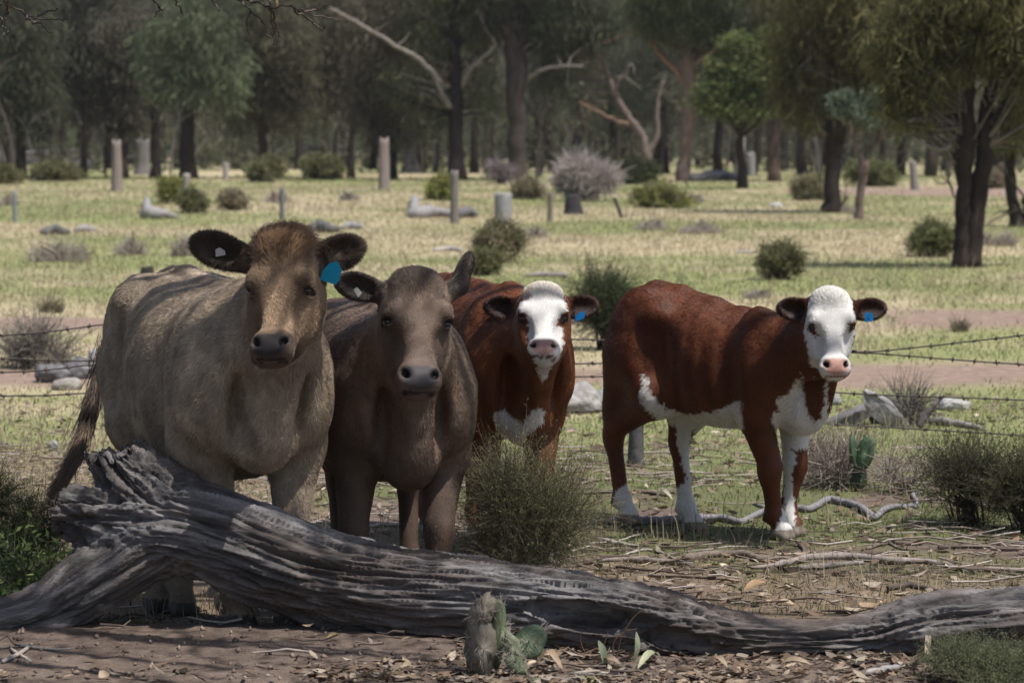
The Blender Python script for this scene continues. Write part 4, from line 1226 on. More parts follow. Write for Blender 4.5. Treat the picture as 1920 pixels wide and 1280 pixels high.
        mb.add(Vt, [[2 * m, (i + 1) % m, i] for i in range(m)] + [[2 * m + 1, m + i, m + (i + 1) % m] for i in range(m)], [[i, (i + 1) % m, m + (i + 1) % m, m + i] for i in range(m)], t_['col'])
        tg = mb.build('ear_tag', tint_mat('tag_plastic', rough=.45, spec=.3, vary=.08, nscale=(60, 60, 60)), root, smooth=False)
        if t_.get('label'): tg['label'] = t_['label']
        for ln_ in t_.get('print', []):
            mp = MB()
            q = np.array([c0 + right * (x - t_['at'][0]) / ppm - up * (y - t_['at'][1]) / ppm for x, y in ln_]) + out * (.0085)
            mp.tube(q, .0011, 4, t_['ink'])
            mp.build('tag_print', tint_mat('tag_plastic'), tg)
    return root, dict(O=O, M=M, loc=loc, wor=wor, hd=hd, fd=fd)

HAIR_K = 1.0
TAN = (.43, .35, .268); GREYBROWN = (.182, .126, .092); RED = (.102, .0305, .0115); WHITE = (.66, .64, .615)
BLUE = (.0, .26, .42); BLUE2 = (.005, .16, .42)
def hv(pxs): return pxs

COWS = []
# the shaggy tan cow behind the log
COWS.append(dict(name='cow', label='shaggy tan cow standing behind the high end of the log, blue tag in its ear', cat='cow', group='cattle standing behind the fallen log', mat='tan', seed=11,
    H=1.27, yaw=R(22), z0=-.05, hooves=dict(FR=(443, 11.12, -.02), FL=(535, 11.12, -.02), HR=(288, 12.05, -.10), HL=(335, 11.95, -.10)), fat=.95, shift=0.0, brisket=(.62, 0, .755), brisket_r=(.14, .12, .15),
    poll=(526, 452, 10.72), muzzle=(504, 673, 10.53), head_yaw=R(-14), face_w=1.0,
    ears=[dict(base=(462, 488, 10.78), tip=(366, 453, 10.86), h=.102, face=(.15, -1, .05)), dict(base=(592, 492, 10.80), tip=(676, 459, 10.86), h=.102, face=(-.15, -1, .05))],
    tail=[(232, 545, 12.55, .045), (205, 600, 12.68, .034), (196, 660, 12.68, .030), (184, 720, 12.6, .027), (166, 780, 12.5, .025), (150, 830, 12.4, .024), (134, 872, 12.3, .018), (116, 900, 12.2, .008)],
    coat=TAN, coat2=(.27, .205, .15), mottle=.28, mscale=4.5, ear=(.11, .076, .054), ear_in=(.068, .047, .034), pad=(.030, .026, .027), hoof=(.07, .06, .052), lid=(.025, .018, .014),
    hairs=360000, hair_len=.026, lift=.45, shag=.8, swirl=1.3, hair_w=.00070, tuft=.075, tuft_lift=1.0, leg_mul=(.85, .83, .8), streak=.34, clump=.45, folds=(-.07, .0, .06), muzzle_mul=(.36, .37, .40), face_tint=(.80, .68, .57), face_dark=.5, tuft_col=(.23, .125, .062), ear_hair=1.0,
    tags=[dict(at=(620, 511, 10.74), poly=[(632, 489), (641, 505), (636, 524), (630, 534), (598, 524), (600, 514), (616, 495)], col=BLUE, label='blue plastic ear tag'),
          dict(at=(411, 472, 10.80), poly=[(404, 468), (412, 464), (422, 470), (423, 478), (405, 481)], col=(.45, .42, .40), label='small pale ear tag')]))
# the grey brown cow beside it
COWS.append(dict(name='cow', label='sleek dark grey brown cow with one ear pricked upright', cat='cow', group='cattle standing behind the fallen log', mat='grey_brown', seed=12,
    H=1.15, yaw=R(12), z0=-.04, hooves=dict(FR=(652, 11.45, -.04), FL=(812, 11.4, -.04), HR=(640, 12.4, -.05), HL=(768, 12.3, -.05)), fat=1.0, shift=0.0,
    poll=(784, 508, 11.10), muzzle=(788, 734, 10.88), head_yaw=R(9), face_w=1.03,
    ears=[dict(base=(716, 548, 11.16), tip=(632, 528, 11.22), h=.10, face=(.15, -1, .05)), dict(base=(858, 548, 11.2), tip=(880, 476, 11.24), h=.075, face=(.75, .55, .1))],
    coat=GREYBROWN, coat2=(.115, .082, .063), mottle=.15, ear=(.075, .057, .048), ear_in=(.036, .027, .022), pad=(.046, .041, .044), hoof=(.06, .05, .045), lid=(.012, .01, .009),
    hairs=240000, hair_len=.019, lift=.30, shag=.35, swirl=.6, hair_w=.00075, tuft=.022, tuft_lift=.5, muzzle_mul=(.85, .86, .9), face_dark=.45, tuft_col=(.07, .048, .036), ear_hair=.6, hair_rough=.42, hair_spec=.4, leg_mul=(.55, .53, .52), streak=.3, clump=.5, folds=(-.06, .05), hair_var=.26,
    tags=[dict(at=(669, 548, 11.14), poly=[(663, 543), (669, 538), (679, 549), (672, 557)], col=(.5, .48, .46), label='small pale ear tag')]))
# two red and white heifers
COWS.append(dict(name='heifer', label='red heifer with narrow white face standing behind the olive bush', cat='cow', group='cattle standing behind the fallen log', mat='red', seed=13,
    H=1.13, yaw=R(20), z0=0.0, hooves=dict(FR=(912, 12.75, 0), FL=(1005, 12.7, 0), HR=(800, 13.6, 0), HL=(893, 13.5, 0)), fat=.80, shift=0.0,
    poll=(1018, 532, 12.42), muzzle=(1019, 668, 12.16), head_yaw=R(0), face_w=.98, sw=.82,
    ears=[dict(base=(972, 578, 12.5), tip=(911, 574, 12.55), h=.085, face=(.1, -1, .05)), dict(base=(1062, 578, 12.5), tip=(1118, 572, 12.55), h=.085, face=(-.1, -1, .05))],
    coat=(.140, .046, .0165), mottle=.2, ear=(.09, .03, .012), ear_in=(.03, .012, .008), pad=(.27, .165, .148), hoof=(.2, .17, .14), lid=(.05, .02, .012),
    hairs=190000, hair_len=.017, lift=.28, shag=.3, swirl=.5, hair_w=.0008, tuft=.018, tuft_lift=.9, tuft_col=(.74, .66, .56), ear_hair=.9, hair_rough=.4, hair_spec=.45,
    patches=[(WHITE, [(996, 560), (1000, 540), (1010, 525), (1042, 528), (1056, 555), (1063, 580), (1062, 590), (1048, 592), (1044, 612), (1054, 615), (1058, 640), (1052, 668), (1040, 690), (1024, 700), (1012, 690), (996, 670), (990, 655), (992, 605), (986, 590), (970, 590), (976, 568)], True),
             (WHITE, [(1005, 690), (1020, 684), (1034, 690), (1022, 712), (1014, 712)], None),
             (WHITE, [(922, 772), (945, 768), (962, 785), (985, 790), (1000, 768), (1022, 766), (1018, 790), (995, 810), (968, 838), (948, 825), (930, 800)], False)],
    tags=[dict(at=(1086, 592, 12.46), poly=[(1078, 592), (1090, 583), (1097, 585), (1096, 596), (1079, 603)], col=BLUE2, label='small blue ear tag')]))
COWS.append(dict(name='heifer', label='red heifer with white face and white socks standing side on', cat='cow', group='cattle standing behind the fallen log', mat='red', seed=14,
    H=1.08, yaw=R(47), z0=0.0, hooves=dict(FR=(1458, 13.42, 0), FL=(1478, 13.55, 0), HR=(1172, 13.95, 0), HL=(1293, 13.85, -.02)), fat=.92, shift=-.02,
    rx=.085, fx=-.035, brisket=(.555, 0, .69), hook=1.09, trunk=[(-.565, .03, 1.07, .97), (-.548, .10, 1.15, .84), (-.49, .17, 1.215, .74), (-.39, .22, 1.238, .68), (-.22, .255, 1.222, .61), (0, .295, 1.168, .545),
         (.18, .285, 1.128, .54), (.31, .24, 1.115, .56), (.43, .21, 1.10, .60), (.52, .165, 1.05, .65), (.58, .11, .98, .72), (.61, .03, .93, .82)],
    poll=(1559, 545, 13.02), muzzle=(1568, 706, 12.88), head_yaw=R(4), face_w=.97, leg=1.02,
    ears=[dict(base=(1516, 580, 13.1), tip=(1462, 578, 13.14), h=.085, face=(.15, -1, .05)), dict(base=(1602, 582, 13.1), tip=(1657, 578, 13.14), h=.082, face=(-.15, -1, .05))],
    coat=RED, mottle=.25, ear=(.09, .03, .012), ear_in=(.035, .014, .009), pad=(.38, .215, .17), hoof=(.17, .14, .115), lid=(.05, .018, .01),
    hairs=210000, hair_len=.017, lift=.28, shag=.3, swirl=.5, hair_w=.0008, tuft=.016, tuft_lift=.6, tuft_col=(.76, .73, .68), ear_hair=1.0, hair_rough=.4, hair_spec=.45,
    patches=[(WHITE, [(1508, 600), (1510, 570), (1520, 555), (1545, 535), (1575, 535), (1595, 560), (1602, 585), (1602, 620), (1598, 660), (1594, 700), (1580, 714), (1550, 716), (1530, 700), (1520, 690), (1515, 660), (1508, 630)], True),
             (RED, [(1519, 607), (1524, 604), (1533, 622), (1530, 634), (1522, 626)], True), (RED, [(1594, 603), (1600, 603), (1598, 622), (1594, 628), (1592, 618)], True),
             (WHITE, [(1506, 640), (1514, 625), (1520, 690), (1532, 715), (1545, 740), (1552, 700), (1556, 800), (1530, 840), (1500, 842), (1462, 835), (1450, 790), (1452, 770), (1465, 775), (1456, 750), (1478, 738), (1496, 708), (1500, 720), (1506, 690)], False),
             (RED, [(1500, 640), (1520, 690), (1530, 712), (1545, 722), (1548, 745), (1540, 782), (1532, 790), (1518, 778), (1508, 740)], False),
             (WHITE, [(1206, 694), (1216, 712), (1222, 740), (1250, 765), (1290, 778), (1340, 772), (1380, 752), (1390, 752), (1396, 805), (1340, 812), (1280, 806), (1240, 790), (1222, 775), (1205, 760), (1196, 742), (1205, 720)], False),
             (WHITE, [(1190, 895), (1200, 830), (1206, 828), (1204, 870), (1196, 990), (1220, 1010), (1140, 1010), (1152, 925), (1176, 905)], False),
             (WHITE, [(1270, 800), (1296, 805), (1296, 890), (1302, 930), (1330, 1010), (1250, 1010), (1268, 930), (1265, 915), (1284, 905), (1286, 890), (1274, 850), (1268, 830)], False),
             (WHITE, [(1466, 965), (1488, 985), (1500, 1030), (1425, 1030), (1446, 1000), (1458, 985)], False),
             (WHITE, [(1466, 838), (1482, 838), (1494, 860), (1486, 880), (1492, 1010), (1480, 1020), (1466, 985), (1470, 900)], False)],
    tags=[dict(at=(1628, 595, 13.04), poly=[(1621, 586), (1636, 587), (1638, 601), (1622, 604)], col=BLUE2, label='small blue ear tag with a dark mark', ink=(.01, .02, .05), **{'print': [[(1626, 594), (1628, 590), (1632, 592), (1634, 590)]]})]))

if True:
    for sp in COWS:
        make_cow(sp)
# ================================================================== the fallen log
LX = [(60, 958, 40, 11.02), (118, 962, 46, 11.02), (200, 978, 66, 11.00), (330, 984, 86, 10.97), (450, 1026, 89, 10.95), (600, 1080, 91, 10.90), (750, 1112, 94, 10.82), (900, 1130, 92, 10.72), (1050, 1150, 87, 10.62),
      (1200, 1170, 76, 10.52), (1350, 1192, 53, 10.47), (1500, 1200, 43, 10.47), (1620, 1195, 47, 10.49), (1740, 1174, 66, 10.50), (1920, 1162, 66, 10.55), (2150, 1140, 64, 10.65), (2420, 1150, 66, 10.8)]
LEG = [(325, 1000, 72, 10.97), (245, 1048, 66, 10.95), (168, 1092, 62, 10.92), (88, 1142, 53, 10.90), (-10, 1170, 45, 10.88), (-150, 1190, 46, 10.86), (-330, 1200, 50, 10.85)]
STUB = [(345, 985, 80, 10.98), (285, 925, 70, 11.0), (238, 880, 58, 11.03), (205, 835, 52, 11.06)]
def world_path(c, n):
    w_ = np.array([[*W(x, y, d), r * d / FPX] for x, y, r, d in c])
    return curve_pts(w_, n)
PA, PB, PC = world_path(LX, 90), world_path(LEG, 40), world_path(STUB, 20)
allc = np.concatenate([PA, PB, PC])
PA = PA[PA[:, 0] < 2.35]; PB = PB[PB[:, 0] > -2.6]
LORG = np.array([-.4, 10.8, 0.0])
lo = np.array([-2.75, 10.1, -.12]); hi = np.array([2.45, 11.4, .80])
VOX = .0062
fl = Field(lo, hi, VOX)
for P, k in ((PA, .03), (PB, .06), (PC, .05)):
    one = Field(lo, hi, VOX)
    for a, b in zip(P[:-1], P[1:]):
        one.cone(a[:3], b[:3], a[3], b[3], k=.03, op='hard')
    h_ = np.maximum(k - np.abs(fl.F - one.F), 0) / k
    fl.F = np.minimum(fl.F, one.F) - h_ * h_ * k * .25
# broken ends: left end and stub are torn off square
e0 = W(118, 962, 11.02); dl = nrm(W(118, 962, 11.02) - W(200, 978, 11.0))
def cut(c, nrm_, r):
    c = np.asarray(c)
    sl, P = fl.box(c - r, c + r, .02)
    q = P - c.astype(np.float32)
    nz = fbm(P.reshape(-1, 3) * np.array([34, 34, 34]), 3).reshape(q.shape[:3]) * .022 + fbm(P.reshape(-1, 3) * 11, 2).reshape(q.shape[:3]) * .022
    d = (q @ nrm_.astype(np.float32)) + nz
    m = (q * q).sum(-1) < r * r
    A = fl.F[sl]
    fl.F[sl] = np.where(m, np.maximum(A, d.astype(np.float32)), A)
cut(W(106, 958, 11.02), dl, .2)
st = nrm(W(226, 818, 11.05) - W(300, 935, 11.0)) ; st = nrm(st + np.array([0.28, -.1, .35]))
cut(W(224, 838, 11.05), st, .24)
# the hollow under a lip of bark on the right half
for x, y, d, rx, rz, ry in ((1080, 1150, 10.45, .17, .045, .07), (1180, 1165, 10.37, .16, .05, .07), (1290, 1205, 10.37, .16, .035, .05), (1020, 1140, 10.5, .07, .02, .05)):
    ax = np.stack([nrm(np.array([1, -.2, -.18])), nrm(np.array([.2, 1, 0])), np.array([.18, 0, 1.0])])
    fl.ell(W(x, y, d), (rx, ry, rz), ax, k=.02, op='sub')
fl.ell(W(290, 1130, 10.80), (.16, .10, .055), np.stack([nrm(np.array([1, 0, .55])), np.array([0, 1.0, 0]), nrm(np.array([-.55, 0, 1]))]), k=.05, op='sub')
V, Q = fl.nets()
Nl = fl.grad(V)

def nearest(P, V):
    """Arc length, offset from the axis, radius ratio along a path for points V (chunked)."""
    s = np.concatenate([[0], np.cumsum(np.linalg.norm(np.diff(P[:, :3], axis=0), axis=1))])
    best = np.full(len(V), 1e9); S = np.zeros(len(V)); O = np.zeros((len(V), 3)); D = np.full(len(V), 1e9)
    for a, b, sa, sb in zip(P[:-1], P[1:], s[:-1], s[1:]):
        ba = b[:3] - a[:3]
        t = np.clip(((V - a[:3]) @ ba) / (ba @ ba), 0, 1)
        o = V - (a[:3] + t[:, None] * ba)
        d2 = np.linalg.norm(o, axis=1) - (a[3] + (b[3] - a[3]) * t)
        m = d2 < D
        D[m] = d2[m]; S[m] = (sa + (sb - sa) * t)[m]; O[m] = o[m]
    return S, O, D
coords, ws = [], []
for P, tw in ((PA, .35), (PB, .25), (PC, .2)):
    S, O, D = nearest(P, V)
    sk = np.concatenate([[0], np.cumsum(np.linalg.norm(np.diff(P[:, :3], axis=0), axis=1))])
    tg = np.gradient(P[:, :3], sk, axis=0)
    for _ in range(6): tg[1:-1] = (tg[:-2] + 2 * tg[1:-1] + tg[2:]) / 4
    tg = nrm(tg)
    ip = lambda A: np.stack([np.interp(S, sk, A[:, q]) for q in range(3)], 1)
    for _ in range(4):                                           # settle on a smooth foot point so that the grain has no steps
        T_ = nrm(ip(tg)); O = V - ip(P[:, :3])
        S = np.clip(S + .8 * (O * T_).sum(1), 0, sk[-1])
    T_ = nrm(ip(tg)); O = V - ip(P[:, :3])
    e = (O * T_).sum(1)
    O = O - e[:, None] * T_
    u_ = nrm(np.cross(T_, [0, 1.0, 0])); v_ = np.cross(T_, u_)
    a = S * tw                                                   # the grain twists slowly round the trunk
    y, z = (O * u_).sum(1), (O * v_).sum(1)
    coords.append(np.stack([S + e, y * np.cos(a) - z * np.sin(a), y * np.sin(a) + z * np.cos(a)], 1)); ws.append(np.exp(-D / .010))
ws = np.array(ws); ws /= ws.sum(0)
def grain(fs, fp, seed, warp=.5, octs=1):
    """Noise drawn out along the grain: fs per metre along it, fp across it."""
    r = 0
    for c, w in zip(coords, ws):
        wv = fbm(c * np.array([1.6, 3.0, 3.0]) + seed + 3, 2)[:, None]
        q = c * np.array([fs, fp, fp]) + seed + wv * np.array([.2, 1, -1]) * warp
        n = noise3(q)
        if octs > 1: n = n + .5 * noise3(q * np.array([2.2, 2.1, 2.1]) + 7)
        if octs > 2: n = n + .25 * noise3(q * np.array([5.0, 4.3, 4.3]) + 17)
        r = r + w * n
    return r
valley = lambda g, w: np.clip(1 - np.abs(g) / w, 0, 1)                        # thin lines where the noise crosses zero
gA, gB, gC = grain(.7, 13, 3.1, .5), grain(2.4, 36, 7.7, .6), grain(4.6, 76, 12.2, .6)
gD = grain(9.0, 135, 15.0, .5)
step2 = np.tanh(grain(4.2, 28, 37., .5, 2) * 7) * .5
bend_ = grain(.9, 4.0, 21.0, .3, 2)
open_ = sstep(-.25, .2, grain(1.6, 7, 91., .3))                               # a crack comes and goes along its length
c1 = valley(gA, .20) ** 1.3 * open_
c2 = valley(gB, .26) ** 1.2 * (.35 + .65 * sstep(-.2, .3, grain(2.0, 12, 95., .3)))
c3 = valley(gC, .35)
edge = np.clip(gA * 1.6, -.5, .5) + .55 * np.clip(gB * 1.6, -.5, .5)           # slabs of bark stand proud of one another
step = np.tanh(grain(1.0, 9, 33., .5, 2) * 9) * .5
chk = valley(grain(34, 20, 55., .4), .30) * sstep(.0, .4, grain(3, 6, 57., .2))  # cross checks
stubw = sstep(.45, .8, ws[2])
disp = .0085 * step + .0065 * step2 + (.0055 + .006 * ws[2]) * bend_ + .006 * edge - .028 * c1 - .021 * c2 - .010 * c3 + .005 * gC + .003 * gD
disp = disp - .012 * chk * (.10 + .7 * stubw)
disp *= 1.2 * (1 - .4 * ws[1])
g2, g3 = gC, gD
V2 = V + Nl * disp[:, None]
base = np.array((.074, .067, .066)); lt = np.array((.195, .186, .187)); br = np.array((.095, .072, .06))
t1 = np.clip(.45 + 1.2 * grain(1.8, 30, 61., .9, 3), 0, 1)[:, None]
t2 = np.clip(.45 + 1.2 * grain(1.0, 4, 71., .4, 3), 0, 1)[:, None]
col = base * (1 - t1) + lt * t1
col = col * (1 - .7 * t2) + br * .7 * t2
col *= (1 + .30 * g3 + .30 * g2)[:, None]
lichen = sstep(.3, .55, fbm(V * 11, 4))[:, None] * .4
col = col * (1 - lichen) + np.array((.27, .27, .265)) * lichen
lm = mesh_np('trunk', V2 - LORG, Q, np.clip(col, .03, .55))
log = empty('fallen_log', LORG.tolist())
tag(log, 'long weathered grey fallen log with fissured bark, propped on a broken limb', 'log')
link('trunk', lm, tint_mat('weathered_wood', rough=.88, spec=.15, vary=.3, nscale=(14, 150, 150), bump=.7, bdist=.006, detail=5), log)
# ================================================================== shrubs, cactus, wood, stones, fence
STEM = tint_mat('shrub_stem', rough=.85, spec=.15, vary=.3, nscale=(60, 60, 60))
WOOD = tint_mat('dead_wood', rough=.88, spec=.15, vary=.35, nscale=(30, 30, 30), bump=.6, bdist=.01)
DRY = tint_mat('dry_twig', rough=.9, spec=.1, vary=.25)

def bush(name, label, cat, px, py, wpx, hpx, cols, twigs=500, needle=.016, nl=14, stem=(.10, .085, .07), group=None, seed=0, d=None, stems=22, tw_len=.16, lobes=7, nw=.16, up=.5, root_r=.16, stiff=.12, tip=None, spread=1.0, dry=False, gap=0.0):
    """A shrub: stems from the root, twigs in lobes through the crown, short leaves along every twig."""
    g = np.random.default_rng(500 + seed)
    p = GG(px, py) if d is None else np.array([*W(px, py, d)[:2], float(gz(W(px, py, d)[0], d))])
    s = p[1] / FPX
    Wd, H = wpx * s, hpx * s
    root = empty(name, p.tolist()); tag(root, label, cat, group)
    lb = []
    for k in range(lobes):
        a = k / lobes * 6.283 + g.uniform(-.4, .4); r = g.uniform(.15, .82); z_ = g.uniform(.5, 1.3)
        lb.append([math.cos(a) * r * Wd / 2, math.sin(a) * r * Wd / 2, H * g.uniform(gap + .22 * (1 - gap), .86) * (1.08 - .35 * r), Wd * .20 * z_, Wd * .20 * z_, H * .22 * z_ * g.uniform(.75, 1.2) * (1 - .4 * gap)])
    lb.append([Wd * g.uniform(-.12, .12), 0, H * .5, Wd * .22, Wd * .22, H * .30 * (1 - .5 * gap)])
    lb = np.array(lb)
    k = g.integers(0, len(lb), twigs)
    q = nrm(g.normal(size=(twigs, 3))) * g.random((twigs, 1)) ** .4
    st = lb[k, :3] + q * lb[k, 3:6]
    st[:, 2] = np.maximum(st[:, 2], .02 * H)
    dr = nrm(q * .7 + np.array([0, 0, up]) + st * np.array([1, 1, 0]) / (Wd + 1e-6) * .7 + g.normal(size=(twigs, 3)) * (.6 if not (dry and up < 1) else .95))
    ln = tw_len * (.5 + g.random(twigs)) * spread
    if up > 1.2:                                                 # a tussock: stalks that all rise from the ground
        a = g.uniform(0, 6.283, twigs); r = np.sqrt(g.random(twigs)) * Wd * .5
        st = np.stack([np.cos(a) * r, np.sin(a) * r * .7, 0 * r], 1)
        dr = nrm(np.array([0, 0, 1.0]) + g.normal(size=(twigs, 3)) * .38 + st * np.array([1, 1, 0]) / Wd * .5)
        ln = H * (.35 + .7 * g.random(twigs) ** 1.5) * (1.1 - .6 * (2 * r / Wd) ** 2)
    sb = MB()
    for i in range(stems):
        j = g.integers(0, len(lb))
        e = lb[j, :3] + g.normal(size=3) * lb[j, 3:6] * .5; e[2] = max(e[2], .2 * H)
        a = g.uniform(0, 6.28); b0 = np.array([math.cos(a), math.sin(a), 0]) * root_r * Wd * g.random()
        b0[2] = -.02
        c = curve_pts([b0, b0 * .6 + e * .45 + np.array([0, 0, .12 * H]) + g.normal(size=3) * stiff * Wd * .4, e], 7)
        r0 = s * g.uniform(1.6, 3.4)
        sb.tube(c, np.linspace(r0, r0 * .35, 7), 5, np.array(stem) * g.uniform(.7, 1.3), cap=False)
    # twigs as thin three sided tubes
    n3 = 4
    bend = g.normal(size=(twigs, 3)) * .25
    tt = np.linspace(0, 1, n3)[None, :, None]
    C = st[:, None] + dr[:, None] * ln[:, None, None] * tt + bend[:, None] * ln[:, None, None] * tt ** 2 * .5
    tr = s * (.55 if not dry else .8) * np.array([1, .85, .7, .35])
    u = nrm(np.cross(dr, g.normal(size=(twigs, 3)))); v = np.cross(dr, u)
    th = np.arange(3) * 2.0944
    ring = (np.cos(th)[None, None, :, None] * u[:, None, None] + np.sin(th)[None, None, :, None] * v[:, None, None]) * tr[None, :, None, None]
    Vt = (C[:, :, None] + ring).reshape(-1, 3)
    o = np.arange(twigs)[:, None, None, None] * (n3 * 3) + np.arange(n3 - 1)[None, :, None, None] * 3
    j = np.arange(3)[None, None, :, None]; j2 = (j + 1) % 3
    Qt = (o + np.concatenate([j, j2, j2 + 3, j + 3], -1)).reshape(-1, 4)
    ct = np.array(stem if not dry else cols[0])[None] * g.uniform(.6, 1.5, (twigs, 1))
    if dry:
        cc = np.array(cols)[g.integers(0, len(cols), twigs)]; ct = cc * g.uniform(.75, 1.25, (twigs, 1))
    sb.add(Vt, None, Qt, np.repeat(ct, n3 * 3, 0))
    so = sb.build('stems', DRY if dry else STEM, root); so['kind'] = 'stuff'
    if nl:
        m = twigs * nl
        ti = np.repeat(np.arange(twigs), nl)
        f = np.tile((np.arange(nl) + .5) / nl, twigs)
        bp_ = st[ti] + dr[ti] * (ln[ti] * f)[:, None] + bend[ti] * (ln[ti] * f * f * .5)[:, None]
        a = f * nl * 2.4 + g.uniform(0, 6.28, twigs)[ti]
        od = nrm(u[ti] * np.cos(a)[:, None] + v[ti] * np.sin(a)[:, None] + dr[ti] * g.uniform(.35, 1.0, (m, 1)))
        sd = nrm(np.cross(od, g.normal(size=(m, 3))))
        l = needle * g.uniform(.6, 1.35, (m, 1)); w_ = l * nw
        Vn = np.stack([bp_ - sd * w_ * .3, bp_ + od * l * .5 + sd * w_ * .5, bp_ + od * l, bp_ + od * l * .5 - sd * w_ * .5], 1).reshape(-1, 3)
        cl = np.array(cols) * 1.5
        hgt = sstep(.1, .9, st[:, 2] / H)
        pick = cl[g.integers(0, len(cl), twigs)] * g.uniform(.75, 1.25, (twigs, 1))
        c = pick[ti] * (1 + .2 * g.normal(size=(m, 1)))
        if tip is not None:
            ft = (f ** 2 * .7)[:, None]; c = c * (1 - ft) + np.array(tip) * ft
        fb = MB(); fb.add(Vn, None, np.arange(m)[:, None] * 4 + np.array([[0, 1, 2, 3]]), np.repeat(np.clip(c, .01, .5), 4, 0))
        fb.build('foliage', LEAF, root, smooth=False)['kind'] = 'stuff'
    return root

OL = ((.105, .115, .048), (.075, .09, .038), (.135, .135, .06), (.06, .07, .03))
# ---- near shrubs
bush('shrub', 'wiry olive green bush growing behind the middle of the log', 'bush', 985, 1085, 262, 262, ((.21, .215, .085), (.155, .165, .068), (.25, .245, .11), (.13, .135, .06)), twigs=2500, needle=.013, nl=12, seed=1, stems=60, tw_len=.17, lobes=13, d=11.75, stem=(.12, .10, .075), tip=(.17, .165, .08), nw=.2)
bush('shrub', 'dense dark green bush at the picture edge beside the log limb', 'bush', 22, 1045, 190, 215, ((.045, .068, .022), (.035, .052, .018), (.06, .085, .03)), twigs=1700, needle=.017, nl=15, seed=2, stems=30, tw_len=.14, lobes=8, d=12.6, stem=(.06, .05, .04), nw=.16)
bush('plant', 'low leafy green plant below the dark bush next to the log limb', 'plant', 55, 1125, 170, 110, ((.075, .11, .035), (.06, .09, .03), (.10, .13, .05)), twigs=260, needle=.032, nl=9, seed=3, stems=16, tw_len=.16, d=11.35, nw=.34, up=.3, stem=(.16, .14, .12))
bush('shrub', 'open dark stemmed shrub with tufts of green, standing alone in litter', 'bush', 1815, 985, 150, 135, ((.045, .052, .024), (.036, .042, .02), (.06, .064, .03)), twigs=720, needle=.02, nl=13, seed=4, stems=34, tw_len=.17, lobes=8, stem=(.07, .055, .045), gap=.30, root_r=.25)
bush('shrub', 'dark green shrub cut by the picture edge, right of the tufted shrub', 'bush', 1925, 1000, 150, 140, ((.05, .062, .026), (.04, .05, .02), (.075, .08, .035)), twigs=1000, needle=.02, nl=14, seed=5, stems=30, tw_len=.18, lobes=7, stem=(.07, .055, .045), gap=.1)
bush('shrub', 'grey green feathery shrub in front of the thin end of the log', 'bush', 1855, 1312, 290, 62, ((.10, .125, .058), (.08, .10, .045), (.13, .15, .075)), twigs=1500, needle=.013, nl=16, seed=6, stems=30, tw_len=.075, lobes=8, d=9.82, tip=(.17, .185, .10), nw=.18)
bush('shrub', 'upright dark green bush behind the rump of the side on heifer', 'bush', 1133, 655, 84, 140, ((.045, .07, .03), (.035, .052, .024), (.07, .09, .04)), twigs=1400, needle=.035, nl=12, seed=7, stems=16, tw_len=.22, lobes=8, stem=(.05, .04, .035), up=.9)
bush('dead_shrub', 'tangle of dry grey brush around the small cactus', 'dead bush', 1560, 912, 170, 90, ((.27, .225, .195), (.2, .17, .15), (.33, .28, .24)), twigs=900, nl=0, seed=8, stems=26, tw_len=.16, dry=True, stem=(.2, .17, .15))
bush('dead_shrub', 'thin dry grey brush standing apart to the right of the small cactus', 'dead bush', 1690, 925, 120, 70, ((.26, .22, .19), (.2, .17, .15)), twigs=180, nl=0, seed=9, stems=14, tw_len=.16, dry=True)
bush('dead_shrub', 'dark dry bush behind the split dead wood and the wire', 'dead bush', 1700, 796, 110, 44, ((.15, .13, .12), (.11, .095, .09), (.2, .18, .165)), twigs=420, nl=0, seed=10, stems=16, tw_len=.2, dry=True)
bush('dead_shrub', 'dry brush beside the dark rocks beyond the wire', 'dead bush', 70, 690, 110, 60, ((.17, .15, .14), (.12, .11, .10), (.21, .2, .16)), twigs=600, nl=3, needle=.04, seed=12, stems=12, tw_len=.25, dry=True)
